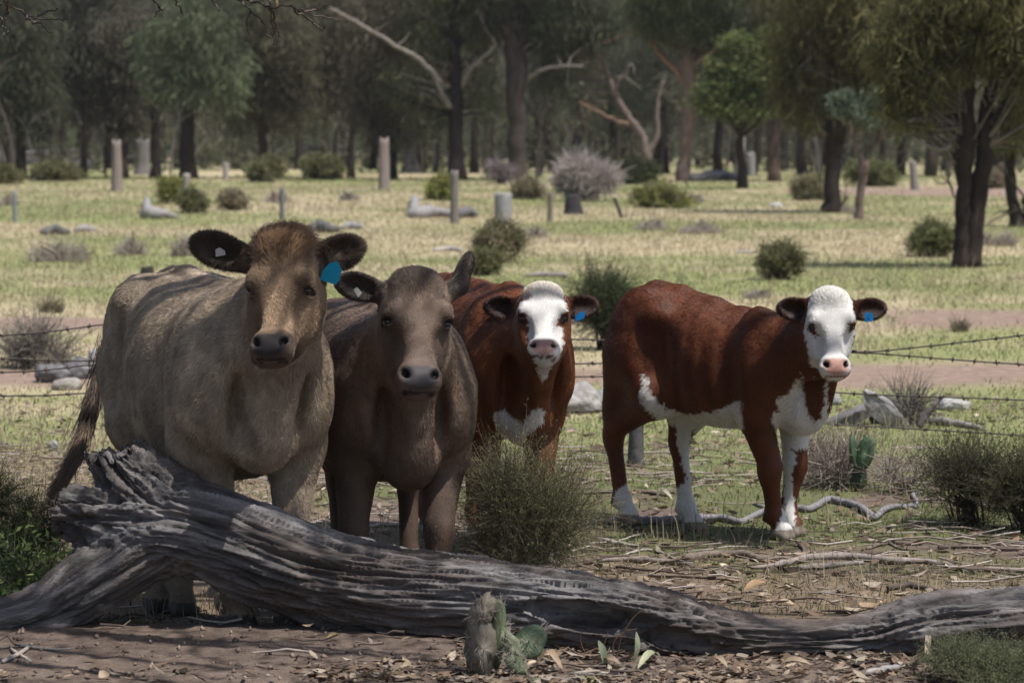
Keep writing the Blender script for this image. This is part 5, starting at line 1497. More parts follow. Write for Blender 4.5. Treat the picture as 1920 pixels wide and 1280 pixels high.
# ---- shrubs in the paddock
YG = ((.16, .165, .05), (.125, .135, .04), (.19, .185, .07)); OG = ((.115, .115, .055), (.09, .09, .045), (.14, .13, .07)); PU = ((.33, .285, .255), (.27, .235, .21), (.38, .33, .28)); RU = ((.17, .145, .10), (.14, .125, .075), (.2, .17, .12))
FARB = [
    ('shrub', 'round olive bush with brown patches behind the upright ear', 940, 492, 104, 62, RU + OG, 900, 0), ('shrub', 'small olive tuft just below the round brown bush', 907, 516, 40, 38, OG, 350, 0),
    ('shrub', 'round olive bush alone on open grass right of the paddock centre', 1465, 524, 70, 52, OG, 700, 0), ('shrub', 'rounded green bush at the foot of the double trunked tree', 1748, 482, 64, 56, ((.10, .115, .05), (.085, .095, .04), (.13, .13, .06)), 700, 0),
    ('shrub', 'yellow green bush next to the thin post on the far left', 326, 382, 38, 36, YG, 420, 0), ('shrub', 'small dark olive bush at the foot of that thin post', 362, 400, 40, 32, OG, 350, 0),
    ('shrub', 'yellow green bush beside the tall fence post', 826, 376, 36, 36, YG, 400, 0), ('shrub', 'dull brown bush near the pale cut stump', 985, 374, 48, 30, RU, 350, 0),
    ('shrub', 'wide olive yellow bush right of the great dead bush', 1236, 390, 70, 40, YG + OG, 600, 0), ('shrub', 'bush with brown stems and green top near the black trunk', 1516, 376, 50, 40, RU + OG, 400, 0),
    ('shrub', 'grey green bush in the shade at the wood edge, with a paler one beside it', 500, 342, 64, 34, OG, 420, 0), ('shrub', 'broad green bush under the she-oak at the wood edge', 605, 338, 80, 34, OG, 480, 0), ('shrub', 'grey green spreading bush on the far left wood edge', 100, 340, 90, 32, OG, 480, 0), ('shrub', 'dark bush at the picture edge under the left trees', 8, 346, 50, 26, OG, 300, 0),
    ('shrub', 'small twiggy bush on bare ground left of the tall post', 437, 395, 34, 26, RU, 260, 0), ('shrub', 'dark green low bush at the foot of the leaning gum', 1190, 346, 70, 34, ((.055, .065, .03), (.045, .05, .025)), 450, 0), ('shrub', 'green bush in dappled light behind the grey sapling', 1640, 350, 90, 32, ((.11, .12, .05), (.085, .09, .04)), 450, 0), ('shrub', 'dry brown bush near the right hand picture edge', 1858, 354, 44, 28, RU, 300, 0),
    ('dead_shrub', 'great pale grey dead bush of fine twigs in the middle distance', 1098, 378, 128, 82, ((.36, .31, .30), (.29, .25, .24), (.42, .37, .355)), 3600, 1), ('dead_shrub', 'purplish grey dead bush left of the great pale one', 936, 346, 56, 38, ((.25, .21, .215), (.2, .17, .17)), 600, 1),
    ('grass_clump', 'wide clump of pale dry grass behind the rump of the shaggy cow', 112, 490, 110, 52, PU, 520, 1), ('grass_clump', 'clump of dry mauve grass straight behind the back of the shaggy cow', 246, 478, 56, 42, PU, 340, 1), ('grass_clump', 'upright pale dry grass near the left ear of the shaggy cow', 345, 480, 44, 50, PU, 300, 1),
    ('grass_clump', 'brown seeding tuft at the edge of the bare track', 96, 586, 44, 42, RU, 260, 1), ('grass_clump', 'dry tufts in a row on open grass right of the dead bush', 1222, 432, 62, 26, PU, 300, 1), ('grass_clump', 'long low clump of dry mauve grass in the paddock centre', 1312, 438, 80, 28, PU, 380, 1),
    ('grass_clump', 'faint dry clump right of the round brown bush', 1002, 446, 48, 30, PU, 260, 1), ('grass_clump', 'pale dry clump in front of the leaning stick', 1300, 380, 46, 22, PU, 220, 1), ('grass_clump', 'pair of tall dry tufts behind the double trunked tree', 1886, 462, 36, 36, PU, 260, 1), ('grass_clump', 'dry tuft beside the base of the double trunked tree', 1848, 462, 26, 36, PU, 200, 1),
    ('grass_clump', 'grey dry clump at the picture edge near a thin post', 15, 386, 36, 26, PU, 220, 1), ('grass_clump', 'grey dry clump around the short post in the paddock', 520, 380, 44, 28, PU, 260, 1), ('grass_clump', 'dry mauve clump on the shaded grass by the black trunk', 1590, 400, 60, 20, PU, 240, 1), ('grass_clump', 'small grey tuft on the grass above the side on heifer', 1420, 560, 50, 24, PU, 220, 1), ('grass_clump', 'small bare bush standing on the far grass by the wire', 1800, 622, 30, 36, RU, 120, 1),
    ('grass_clump', 'faint tuft left of the pale fallen log', 655, 376, 40, 22, PU, 200, 1),
]
for k, (nm, lab, px, py, w_, h_, cl, tw, dry) in enumerate(FARB):
    d = GG(px, py)[1]
    bush(nm, lab, 'dead bush' if nm == 'dead_shrub' else 'grass clump' if nm == 'grass_clump' else 'bush', px, py, w_, h_, cl, twigs=tw, needle=.0020 * d, nl=0 if dry else 10, seed=30 + k, stems=8, tw_len=.0032 * d * (h_ / 40) ** .5 * (1.5 if nm == 'grass_clump' else 1), lobes=6, dry=bool(dry), up=1.3 if nm == 'grass_clump' else .5, nw=.24, stem=(.09, .075, .06),
         group={'shrub': 'shrubs scattered over the paddock', 'grass_clump': 'clumps of dry grass in the paddock'}.get(nm))

# ---- dead wood: branches on the ground, stumps, logs and posts
def wood(name, label, cat, paths, col, group=None, d=None, sides=8, lift=.0, rough=.25, seed=0, parts=None, flat=None):
    """Each path is a list of (px, py, radius px[, extra distance]); the first is the thing's main body, further ones its limbs."""
    p0 = paths[0][0]
    p = GG(p0[0], p0[1] + p0[2]) if d is None else np.array([W(p0[0], p0[1], d)[0], d, float(gz(W(p0[0], p0[1], d)[0], d))])
    root = empty(name, p.tolist()); tag(root, label, cat, group)
    g = np.random.default_rng(900 + seed)
    for k, pp in enumerate(paths):
        c = []
        for q in pp:
            if d is None:
                a = GG(q[0], q[1] + q[2]); s = a[1] / FPX; a = a + [0, 0, q[2] * s + lift]
            else:
                s = d / FPX; a = W(q[0], q[1], d + (q[3] if len(q) > 3 else 0))
            c.append([*(a - p), q[2] * s])
        n = max(8, 4 * len(pp))
        q = curve_pts(c, n)
        q[1:-1, :3] += g.normal(size=(n - 2, 3)) * q[1:-1, 3:4] * .12
        mb = MB(); mb.tube(q[:, :3], np.maximum(q[:, 3], .002), sides, col, rough=rough, seed=seed + k)
        mb.build((parts or ['wood'] + ['limb'] * 9)[k], WOOD, root)
    return root
GREYB, BRN, DKB, SILV = (.22, .205, .205), (.17, .135, .115), (.095, .075, .065), (.36, .345, .34)
BR = 'dead branches lying behind the log'
wood('dead_branch', 'long crooked blue grey branch lying past the hooves of the side on heifer', 'branch', [[(1138, 978, 6), (1165, 972, 7), (1220, 975, 8), (1256, 973, 8), (1318, 970, 7), (1350, 970, 7), (1391, 977, 6), (1424, 961, 7), (1450, 956, 7), (1490, 952, 7), (1523, 952, 7), (1552, 936, 7), (1585, 941, 7), (1612, 950, 7), (1634, 966, 7), (1640, 970, 6), (1665, 952, 6), (1694, 949, 5), (1719, 949, 5)], [(1719, 948, 5), (1718, 938, 4.5), (1712, 926, 4), (1727, 922, 3)], [(1628, 958, 6), (1630, 972, 4)], [(1440, 955, 4), (1425, 948, 3), (1412, 944, 2)]], (.20, .19, .20), BR, seed=1)
wood('dead_branch', 'thick brown branch with a dark broken end', 'branch', [[(1284, 1046, 8), (1329, 1038, 7), (1395, 1038, 7), (1424, 1046, 7), (1475, 1048, 6), (1510, 1050, 5)]], BRN, BR, seed=2)
wood('dead_branch', 'long pale wavy branch running out of the picture', 'branch', [[(1408, 1064, 3), (1457, 1058, 6), (1512, 1046, 7), (1560, 1042, 7), (1603, 1043, 7), (1676, 1051, 7), (1712, 1050, 6), (1767, 1056, 5), (1803, 1066, 5), (1858, 1067, 5), (1950, 1068, 4)]], (.24, .205, .19), BR, seed=3)
wood('dead_branch', 'short smooth grey branch tucked under the wavy one', 'branch', [[(1495, 1064, 5), (1548, 1060, 6), (1580, 1056, 5), (1618, 1054, 4)]], (.2, .175, .165), BR, seed=4)
wood('dead_branch', 'thin brown stick nearest the log in the gap', 'stick', [[(1215, 1078, 3), (1293, 1080, 3.2), (1340, 1083, 3), (1388, 1088, 2)]], BRN, BR, seed=5)
wood('dead_branch', 'short dark stick on the grass above the thin log end', 'stick', [[(1665, 1102, 5), (1705, 1096, 6), (1730, 1101, 5), (1770, 1108, 3)]], DKB, BR, seed=6)
wood('dead_branch', 'forked grey twig lying near the tufted shrub', 'stick', [[(1625, 1028, 3), (1665, 1016, 4), (1700, 1018, 4), (1728, 1017, 3)], [(1665, 1016, 3), (1690, 1028, 2.5), (1720, 1030, 2)]], BRN, BR, seed=7)
wood('dead_branch', 'long dark stick below the shrubs at the picture edge', 'stick', [[(1760, 1026, 4), (1811, 1023, 4.5), (1850, 1026, 4), (1894, 1029, 4), (1935, 1020, 4)]], DKB, BR, seed=8)
wood('dead_branch', 'bent little stick just in front of the white front hooves', 'stick', [[(1497, 1018, 3.5), (1508, 1030, 4), (1503, 1042, 3)]], BRN, BR, seed=9)
wood('dead_branch', 'pale stick lying left of the thick brown branch', 'stick', [[(1118, 1010, 4), (1150, 1016, 5), (1195, 1024, 3)]], (.3, .27, .245), BR, seed=10)
wood('dead_branch', 'grey brown branch lying flat between bush and brown branch', 'branch', [[(1120, 1050, 4), (1170, 1048, 5), (1230, 1051, 6), (1300, 1056, 4)]], (.23, .195, .175), BR, seed=11)
wood('dead_branch', 'arched thin pale stick above the flat grey branch', 'stick', [[(1170, 1040, 2.5), (1205, 1030, 3), (1235, 1034, 3), (1268, 1048, 2)]], (.3, .27, .25), BR, seed=12)
wood('dead_branch', 'pale stick on the grass between the two brown cows', 'stick', [[(562, 984, 2.5), (600, 978, 3.5), (640, 984, 3)], [(600, 978, 3), (630, 996, 2)]], (.3, .27, .25), BR, seed=13)
wood('dead_branch', 'pale stick between the front legs of the dark cow', 'stick', [[(685, 988, 3), (715, 984, 3.5), (752, 985, 3)]], (.32, .29, .27), BR, seed=14)
wood('dead_branch', 'crossing dry sticks at the foot of the log limb', 'stick', [[(5, 1240, 4), (40, 1225, 4), (60, 1207, 3)], [(20, 1215, 3), (40, 1228, 4), (58, 1240, 3)]], (.3, .26, .235), None, seed=15)
wood('dead_branch', 'dark stick under the near hind hoof line of the heifer', 'stick', [[(1090, 925, 2.5), (1140, 922, 3), (1165, 920, 2.5)], [(1190, 920, 2.5), (1230, 925, 3), (1260, 930, 2)]], DKB, BR, seed=16)
wood('bark_strip', 'loose strip of grey bark lying in front of the log', 'bark', [[(1598, 1264, 3), (1640, 1258, 7), (1680, 1250, 6), (1702, 1246, 2)]], (.26, .25, .255), None, seed=17, rough=.5)

# standing posts and stumps
def post(name, label, cat, px, top, bot, wpx, col, group=None, lean=0, seed=0, taper=.9, jag=.25, flare=1.1):
    b = GG(px, bot); s = b[1] / FPX
    root = empty(name, b.tolist()); tag(root, label, cat, group)
    g = np.random.default_rng(700 + seed)
    h = (bot - top) * s; r = wpx * s / 2
    n, m = 12, 14
    th = np.arange(m) / m * 6.283
    zz = np.concatenate([[-.05], np.linspace(.0, 1, n - 1) * h])
    rad = r * np.interp(zz / h, [-.05, .05, .3, 1], [flare * 1.1, flare, 1, taper])
    q = np.stack([np.cos(th)[None] * 2 + 0 * zz[:, None], np.sin(th)[None] * 2 + 0 * zz[:, None], zz[:, None] / h * .8 + 0 * th[None]], -1)
    rr = rad[:, None] * (1 + .42 * fbm(q.reshape(-1, 3) + seed * 3.3, 3).reshape(n, m))
    zt = zz[:, None] + (zz[:, None] / h).clip(0, 1) ** 6 * jag * r * 2 * fbm(q.reshape(-1, 3) * np.array([1.2, 1.2, 0]) + seed + 9, 2).reshape(n, m)
    V = np.stack([np.cos(th)[None] * rr + lean * s * (zz / h)[:, None], np.sin(th)[None] * rr, zt], -1).reshape(-1, 3)
    V = np.concatenate([V, [[lean * s, 0, zt[-1].mean() - r * .15]]])
    i, j = np.arange(n - 1)[:, None] * m, np.arange(m)[None]; k = (j + 1) % m
    Qp = np.stack([i + j, i + k, i + m + k, i + m + j], -1).reshape(-1, 4)
    Tp = [[n * m, (n - 1) * m + s_, (n - 1) * m + (s_ + 1) % m] for s_ in range(m)]
    cv = np.array(col) * (1 + .3 * fbm(V / r * np.array([1.6, 1.6, .35]) + seed, 3))[:, None]
    mb = MB(); mb.add(V, Tp, Qp, np.clip(cv, .02, .6)); mb.build('wood', WOOD, root)
    return root
ST = 'stumps and broken posts standing in the paddock'
post('broken_trunk', 'tall pale broken trunk standing on the far left', 'stump', 219, 264, 360, 20, (.20, .17, .155), ST, seed=1, jag=.9)
post('broken_trunk', 'tall pale broken trunk standing left of the black trunked tree', 'stump', 720, 260, 356, 20, (.20, .17, .155), ST, seed=2, jag=.9)
post('fence_post', 'slim grey post beside the yellow green bush', 'post', 350, 326, 398, 14, (.23, .205, .19), 'old posts in the paddock', seed=3)
post('fence_post', 'tall dark post in front of the long pale log', 'post', 852, 320, 418, 15, (.165, .145, .135), 'old posts in the paddock', seed=4, taper=.95)
post('fence_post', 'short grey post on open grass behind the tan poll', 'post', 529, 352, 411, 9, (.14, .14, .145), 'old posts in the paddock', seed=5)
post('fence_post', 'thin blue grey post by the picture edge', 'post', 28, 358, 416, 8, (.2, .215, .22), 'old posts in the paddock', seed=6)
post('fence_post', 'short brown post left of the black stump', 'post', 1031, 362, 416, 10, (.15, .13, .115), 'old posts in the paddock', seed=7)
post('stump', 'pale grey cut stump with a flat top', 'stump', 943, 362, 419, 34, (.25, .245, .25), ST, seed=8, jag=.12, taper=.95, flare=1.02)
post('stump', 'burnt black stump under the great dead bush', 'stump', 1075, 366, 402, 32, (.04, .038, .042), ST, seed=9, jag=.4, taper=.85, flare=1.15)
post('stake', 'dark leaning stake on open grass', 'stake', 1166, 370, 409, 8, (.07, .06, .055), ST, lean=-14, seed=10)
post('stump', 'hollow grey stump among the dark trunks behind the far left post', 'stump', 268, 262, 326, 26, (.15, .14, .135), ST, seed=11, jag=1.2, flare=1.4)
post('stump', 'hollow grey stump among the dark trunks left of the tall black tree', 'stump', 770, 255, 324, 26, (.15, .14, .135), ST, seed=12, jag=1.2, flare=1.4)
post('stump', 'tall silver grey snag in the shade of the wood', 'stump', 1389, 254, 332, 18, (.24, .23, .23), ST, seed=13, jag=1.0, flare=1.3)
post('stump', 'short silver stump beside the tall snag', 'stump', 1408, 288, 330, 16, (.22, .21, .21), ST, seed=14, jag=.8)
post('stump', 'pale stub near the pink gum', 'stump', 1010, 286, 332, 12, (.22, .21, .21), ST, seed=15, jag=.6)
post('stump', 'small leaning grey stub on the shaded bare ground', 'stump', 1716, 302, 356, 14, (.2, .18, .165), ST, lean=-6, seed=16)
post('stump', 'thin pale stub behind the grass on the left', 'stump', 423, 305, 338, 10, (.27, .25, .24), ST, seed=17)
post('stump', 'dark rounded stub that peeps over the back of the shaggy cow', 'stump', 275, 500, 522, 26, (.04, .035, .032), ST, seed=18, taper=.8)
post('fence_post', 'short green grey marker post by the wire between the two red heifers', 'post', 1136, 664, 701, 13, (.13, .14, .12), None, seed=19)
LG = 'fallen logs in the paddock'
wood('dead_log', 'pale grey log with upturned end on the left paddock', 'log', [[(263, 404, 7), (285, 398, 13), (305, 402, 9), (332, 406, 4)], [(275, 398, 9), (276, 384, 8), (275, 376, 6)]], (.26, .25, .25), LG, seed=21, rough=.4)
wood('dead_log', 'long pale grey log with upturned end behind the tall post', 'log', [[(765, 402, 8), (790, 398, 12), (820, 398, 9), (852, 402, 7)], [(776, 396, 10), (777, 382, 9), (776, 372, 6)]], (.25, .24, .24), LG, seed=22, rough=.4)
wood('dead_log', 'dark end of a log right of the tall post', 'log', [[(860, 402, 8), (880, 398, 9), (893, 403, 5)]], (.13, .125, .13), LG, seed=23, rough=.4)
wood('dead_log', 'black log piece with a pale piece to its right', 'log', [[(582, 428, 8), (600, 424, 11), (618, 428, 9), (634, 430, 5)]], (.11, .105, .105), LG, seed=24, rough=.5)
wood('dead_log', 'black log piece lying on the grass at far left', 'log', [[(82, 434, 7), (100, 430, 9), (116, 433, 7), (130, 435, 4)]], (.12, .115, .115), LG, seed=25, rough=.5)
wood('dead_log', 'low pale log piece lying right of a black one on the paddock', 'log', [[(638, 427, 3), (656, 423, 7), (672, 424, 6), (682, 427, 3)]], (.26, .25, .25), LG, seed=26, rough=.5)
wood('dead_log', 'low pale log piece at far left beside a black one', 'log', [[(138, 432, 3), (155, 428, 7), (170, 429, 5), (182, 431, 3)]], (.26, .25, .25), LG, seed=27, rough=.5)
wood('dead_log', 'dark weathered log lying at the foot of the pink gum', 'log', [[(1298, 334, 7), (1330, 330, 10), (1362, 330, 9), (1384, 334, 6)]], (.2, .185, .185), LG, seed=28, rough=.4)
wood('dead_branch', 'straight pale stick on the grass above the pricked ear', 'stick', [[(812, 468, 3), (845, 466, 4), (868, 470, 3)]], (.4, .37, .35), LG, seed=29)
wood('dead_branch', 'grey stick on the grass behind the head of the front facing heifer', 'stick', [[(985, 516, 3), (1020, 514, 5), (1066, 516, 4)]], (.25, .23, .22), LG, seed=30)
wood('dead_branch', 'pale thin stick on the open grass by the olive bush', 'stick', [[(1380, 473, 2), (1400, 472, 3), (1420, 473, 2)]], (.38, .36, .34), LG, seed=31)
root = empty('dead_log', GG(1600, 797).tolist()); tag(root, 'slab of split dead wood tilted up against a long grey limb', 'log')
def splinter(nm, ctrl, col, seed):
    """A split length of timber: rows of (px, py, half width px, half thickness px, extra distance)."""
    o = np.array(root.location)
    c = curve_pts([[*(W(x, y, o[1] + dd) - o), w_, t_] for x, y, w_, t_, dd in ctrl], 22)
    s = o[1] / FPX
    tg = nrm(np.gradient(c[:, :3], axis=0)); sd = nrm(np.cross(tg, [0, 1.0, .35])); fc = np.cross(sd, tg)
    m = 14; th = np.arange(m) / m * 6.283
    sq = lambda v: np.sign(v) * np.abs(v) ** .35
    V = c[:, None, :3] + sd[:, None] * (sq(np.cos(th))[None] * c[:, 3:4] * s)[..., None] + fc[:, None] * (sq(np.sin(th))[None] * c[:, 4:5] * s)[..., None]
    V = V.reshape(-1, 3)
    gr = fbm(np.stack([np.repeat(np.arange(22) * .12, m), np.tile(np.cos(th) * 3.5, 22), np.tile(np.sin(th) * 3.5, 22)], 1) + seed, 3)
    V = V + (np.repeat(sd, m, 0) * .5 + np.repeat(fc, m, 0)) * (gr * .034)[:, None]
    i, j = np.arange(21)[:, None] * m, np.arange(m)[None]; k = (j + 1) % m
    Qs = np.stack([i + j, i + k, i + m + k, i + m + j], -1).reshape(-1, 4)
    mb = MB(); mb.add(V, [[q + 1, q, 0] for q in range(1, m - 1)] + [[21 * m + q, 21 * m + q + 1, 21 * m] for q in range(1, m - 1)], Qs, np.array(col) * (1 + .6 * gr)[:, None]); mb.build(nm, WOOD, root, smooth=False)
splinter('limb', [(1528, 800, 4, 4, .1), (1565, 790, 9, 9, .05), (1605, 777, 13, 12, 0), (1640, 762, 13, 12, .05)], (.17, .16, .165), 1)
splinter('slab', [(1620, 731, 2, 2, -.1), (1636, 752, 18, 6, -.1), (1668, 780, 20, 7, -.1), (1712, 810, 3, 2, -.1)], (.26, .25, .255), 2)
splinter('slab', [(1636, 748, 7, 5, .05), (1640, 772, 14, 9, .05), (1656, 800, 14, 8, .1)], (.075, .068, .066), 3)
wood('dead_branch', 'dark stick poking up beside the tilted slab', 'stick', [[(1722, 800, 6), (1738, 778, 6), (1752, 758, 6), (1766, 742, 4)]], (.13, .115, .11), None, d=17.8, seed=33)
wood('dead_log', 'low grey log lying past the tilted slab', 'log', [[(1735, 786, 6), (1770, 790, 8), (1810, 796, 6), (1850, 806, 3)]], (.26, .24, .235), None, seed=34, rough=.4)
# woodpiles at the edge of the wood
for k, (x0, x1, y0) in enumerate(((-30, 220, 306), (440, 655, 304))):
    g = np.random.default_rng(800 + k)
    for q in range(13):
        a = g.uniform(x0, x1 - 60); b = a + g.uniform(50, 130); ya = y0 - g.uniform(0, 30); yb = ya + g.uniform(-9, 12); r = g.uniform(2.5, 5)
        wood('dead_log', ('grey log in the tumbled woodpile at the far left edge of the wood', 'grey log in the tumbled woodpile behind the two stemmed she-oak')[k], 'log', [[(a, ya, r), ((a + b) / 2, (ya + yb) / 2 + g.uniform(-3, 3), r), (b, yb, r * .7)]], np.array((.2, .185, .19)) * g.uniform(.5, 1.3), ('woodpile at the far left edge of the wood', 'woodpile behind the two stemmed she-oak')[k], d=158 + g.uniform(-4, 4), seed=840 + 20 * k + q, sides=6)

# ---- rocks
def rock(label, px, py, w_, h_, col, seed, group='rocks beyond the wire fence', lichen=.5, name='rock', cat='rock'):
    b = GG(px, py); s = b[1] / FPX
    g = np.random.default_rng(600 + seed)
    n, m = 26, 40
    th = np.linspace(0, math.pi, n)[:, None]; ph = np.linspace(0, 2 * math.pi, m + 1)[:-1][None]
    D = np.stack([np.sin(th) * np.cos(ph), np.sin(th) * np.sin(ph), np.cos(th) + 0 * ph], -1).reshape(-1, 3)
    f = 1 + .30 * fbm(D * 1.3 + seed * 5.1, 2) + .14 * fbm(D * 3.5 + seed, 3)
    for k in range(9):                                           # flat broken faces
        nn = nrm(g.normal(size=3)); c = g.uniform(.62, .85)
        f = np.minimum(f, c / np.maximum(D @ nn, .05))
    f += .035 * fbm(D * 9 + seed, 3)
    V = D * f[:, None] * np.array([w_ * s * .56, w_ * s * .45, h_ * s * .72]) + [0, 0, h_ * s * .32]
    i, j = np.arange(n - 1)[:, None] * m, np.arange(m)[None]; k = (j + 1) % m
    Qr = np.stack([i + j, i + m + j, i + m + k, i + k], -1).reshape(-1, 4)
    L_ = (sstep(.0, .35, fbm(D * 3.2 + seed * 2, 4)) * lichen)[:, None]
    cv = np.array(col) * .75 * (1 + .45 * fbm(D * 5, 3))[:, None] * (1 - L_) + np.array((.42, .425, .405)) * L_
    me = mesh_np(name, V, Qr, np.clip(cv, .04, .6))
    o = link(name, me, tint_mat('stone', rough=.9, spec=.2, vary=.25, nscale=(25, 25, 25), bump=.6, bdist=.02), None, b.tolist())
    return tag(o, label, cat, group)
rock('large lichen covered boulder between the two red heifers', 1084, 772, 96, 58, (.36, .33, .315), 1, lichen=.9)
rock('blocky pale boulder just right of the large boulder', 1150, 764, 62, 50, (.42, .41, .40), 2, lichen=.9)
rock('flat pale stone seen between the hind legs of the side on heifer', 1222, 776, 44, 14, (.4, .39, .38), 3)
rock('dark rounded rock beyond the wire at far left', 92, 716, 66, 40, (.16, .155, .165), 4, lichen=.25)
rock('long dark rock beside the rounded one at far left', 148, 708, 80, 36, (.15, .145, .155), 5, lichen=.25)
rock('upright pale rock near the tail of the shaggy cow', 180, 690, 30, 34, (.3, .29, .31), 6)
rock('low pale stone in front of the dark rocks', 130, 730, 60, 22, (.34, .31, .28), 7)
rock('pale flat rock on the grass right of the dark stick', 1790, 768, 56, 24, (.46, .45, .43), 8, lichen=.7)
rock('grey rock half hidden by the chest of the side on heifer', 1560, 758, 40, 26, (.28, .27, .28), 9)
rock('small pale stone on bare soil at far left', 100, 845, 22, 20, (.36, .34, .31), 10)
rock('pale rock behind the far left bushes', 160, 318, 40, 16, (.4, .38, .37), 11, group=None)
rock('white stone on the far grass beside the wide olive bush', 1455, 388, 30, 9, (.5, .5, .5), 12, group=None)

# ---- barbed wire fence
fence = empty('wire_fence', (0, 16.4, 0)); tag(fence, 'barbed wire fence strung behind the cattle', 'fence')
WIREM = tint_mat('rusty_wire', rough=.7, spec=.4, vary=.4, nscale=(50, 50, 50))
FO = np.array([0, 16.4, 0.0])
def wire(pp):
    g = np.random.default_rng(int(abs(pp[0][0]) + pp[0][1]))
    c = curve_pts([W(x, y, 16.4) - FO for x, y in pp], 60)
    mb = MB(); mb.tube(c, .0042, 5, (.06, .048, .044), cap=False)
    L_ = np.concatenate([[0], np.cumsum(np.linalg.norm(np.diff(c, axis=0), axis=1))])
    o = mb.build('wire', WIREM, fence)
    bm_ = MB()
    for q in np.arange(.05, L_[-1], .115):
        p = np.array([np.interp(q, L_, c[:, k]) for k in range(3)])
        for k in range(2):
            dv = nrm(g.normal(size=3)) * .014
            bm_.tube([p - dv * 1.2, p + dv * 1.2], .0028, 4, (.07, .055, .05), cap=False)
        t = nrm(c[-1] - c[0]) * .006
        bm_.tube([p - t * 1.3, p + t * 1.3], .0078, 5, (.065, .052, .048))
    bo = bm_.build('barb', WIREM, o); bo['kind'] = 'stuff'
wire([(-300, 652), (-40, 632), (60, 625), (130, 617), (200, 608), (330, 600), (520, 602)])
wire([(-300, 668), (0, 672), (80, 675), (190, 676), (500, 668), (900, 650), (1050, 637), (1140, 638), (1300, 645), (1605, 658)])
wire([(-300, 706), (0, 698), (60, 696), (120, 690), (190, 684), (500, 680), (900, 680), (1050, 682), (1130, 681), (1195, 682)])
wire([(-300, 745), (0, 742), (90, 741), (200, 735), (600, 720), (1040, 707), (1150, 706), (1195, 705), (1350, 715), (1560, 735), (1700, 742), (1920, 750), (2300, 770)])
wire([(900, 772), (1040, 770), (1100, 771), (1195, 765), (1350, 772), (1550, 794), (1650, 800), (1750, 806), (1920, 816), (2300, 840)])
wire([(1195, 652), (1400, 656), (1605, 660), (1700, 653), (1800, 642), (1920, 628), (2300, 580)])
wire([(1195, 655), (1400, 658), (1605, 661), (1700, 667), (1800, 675), (1920, 683), (2300, 705)])
pb = np.array([*W(1193, 880, 16.45)[:2], 0]); pb[2] = float(gz(pb[0], pb[1]))
g = np.random.default_rng(5)
mb = MB(); mb.tube(curve_pts([[*(pb - FO)[:2], -.1], [*(pb - FO)[:2], .3], [pb[0] - FO[0] + .01, .05, .74]], 10), np.linspace(.046, .036, 10), 9, (.085, .082, .083), rough=.3)
mb.build('post', WOOD, fence)
for x in (-3.6, 4.9):
    mb = MB(); mb.tube(curve_pts([[x, .05, -.1], [x + .01, .05, .4], [x, .05, .85]], 8), .04, 9, (.22, .2, .19), rough=.3); mb.build('post', WOOD, fence)

# ---- prickly pear
def pad(mb, c, up, face, h, w, t, col, g, spines=40, edge=(.12, .14, .06), wither=0.0):
    """One cactus pad: a thick lobed disc with bumps, and its spines."""
    up = nrm(up); face = nrm(face - up * (np.asarray(face) @ up)); sd = np.cross(up, face)
    n, m = 9, 26
    V, C = [], []
    th = np.arange(m) / m * 6.283
    for i in range(n):
        f = math.cos(math.pi * (i / (n - 1) - .5)); z = math.sin(math.pi * (i / (n - 1) - .5))
        yy = np.sin(th); ww = np.where(yy < 0, 1 - .38 * yy ** 2, 1)
        ww = ww * (1 + .05 * np.cos(th * 5 + 1))
        p = c + up * ((yy * .5 * f + .5) * h)[:, None] + sd * (np.cos(th) * ww * w * .5 * f)[:, None] + face * (z * t * .5 + .10 * w * np.cos(th) * f * .3)[:, None]
        V.append(p); C.append(np.array(col) * (1 + .2 * np.cos(th * 9 + i * 2))[:, None])
    V = np.concatenate(V)
    wr = fbm(V * 40, 3)[:, None]
    V = V + nrm(V - (c + up * h * .5)) * wr * (.006 + .03 * wither)
    i, j = np.arange(n - 1)[:, None] * m, np.arange(m)[None]; k = (j + 1) % m
    Qc = np.stack([i + j, i + k, i + m + k, i + m + j], -1).reshape(-1, 4)
    Cc = np.concatenate(C) * (1 + .35 * wr)
    mb.add(V, [[(n - 1) * m + q, (n - 1) * m + (q + 1) % m, (n - 1) * m] for q in range(1, m - 1)] + [[q + 1, q, 0] for q in range(1, m - 1)], Qc, np.clip(Cc, .02, .5))
    sp = MB()
    for q in g.choice(len(V), spines):
        for _ in range(g.integers(1, 4)):
            dv = nrm(nrm(V[q] - (c + up * h * .5)) + g.normal(size=3) * .55) * g.uniform(.014, .036)
            sp.tube([V[q] - dv * .1, V[q] + dv], [.0009, .0003], 3, (.40, .36, .31), cap=False)
    return sp
CACT = tint_mat('cactus_skin', rough=.6, spec=.3, vary=.25, nscale=(45, 45, 45), bump=.5, bdist=.006)
SPN = tint_mat('cactus_spine', rough=.6, spec=.2, vary=0)
def cactus(label, px, py, pads, seed, d=None, sp_n=40):
    p = GG(px, min(py, 1279)); root = empty('prickly_pear', p.tolist()); tag(root, label, 'cactus')
    g = np.random.default_rng(400 + seed)
    for q in pads:
        (bx, by), (tx, ty), w_, t_, col, face, dd = q[:7]
        a = W(bx, by, p[1] + dd) - p; b = W(tx, ty, p[1] + dd + (q[7] if len(q) > 7 else 0)) - p
        s = p[1] / FPX
        mb = MB()
        sp = pad(mb, a, b - a, np.array(face, float), np.linalg.norm(b - a), w_ * s, t_ * s, col, g, sp_n, wither=q[8] if len(q) > 8 else 0)
        o = mb.build('pad', CACT, root)
        so = sp.build('spines', SPN, o); so['kind'] = 'stuff'
CG, CGD, CW = (.085, .12, .068), (.10, .14, .085), (.17, .15, .12)
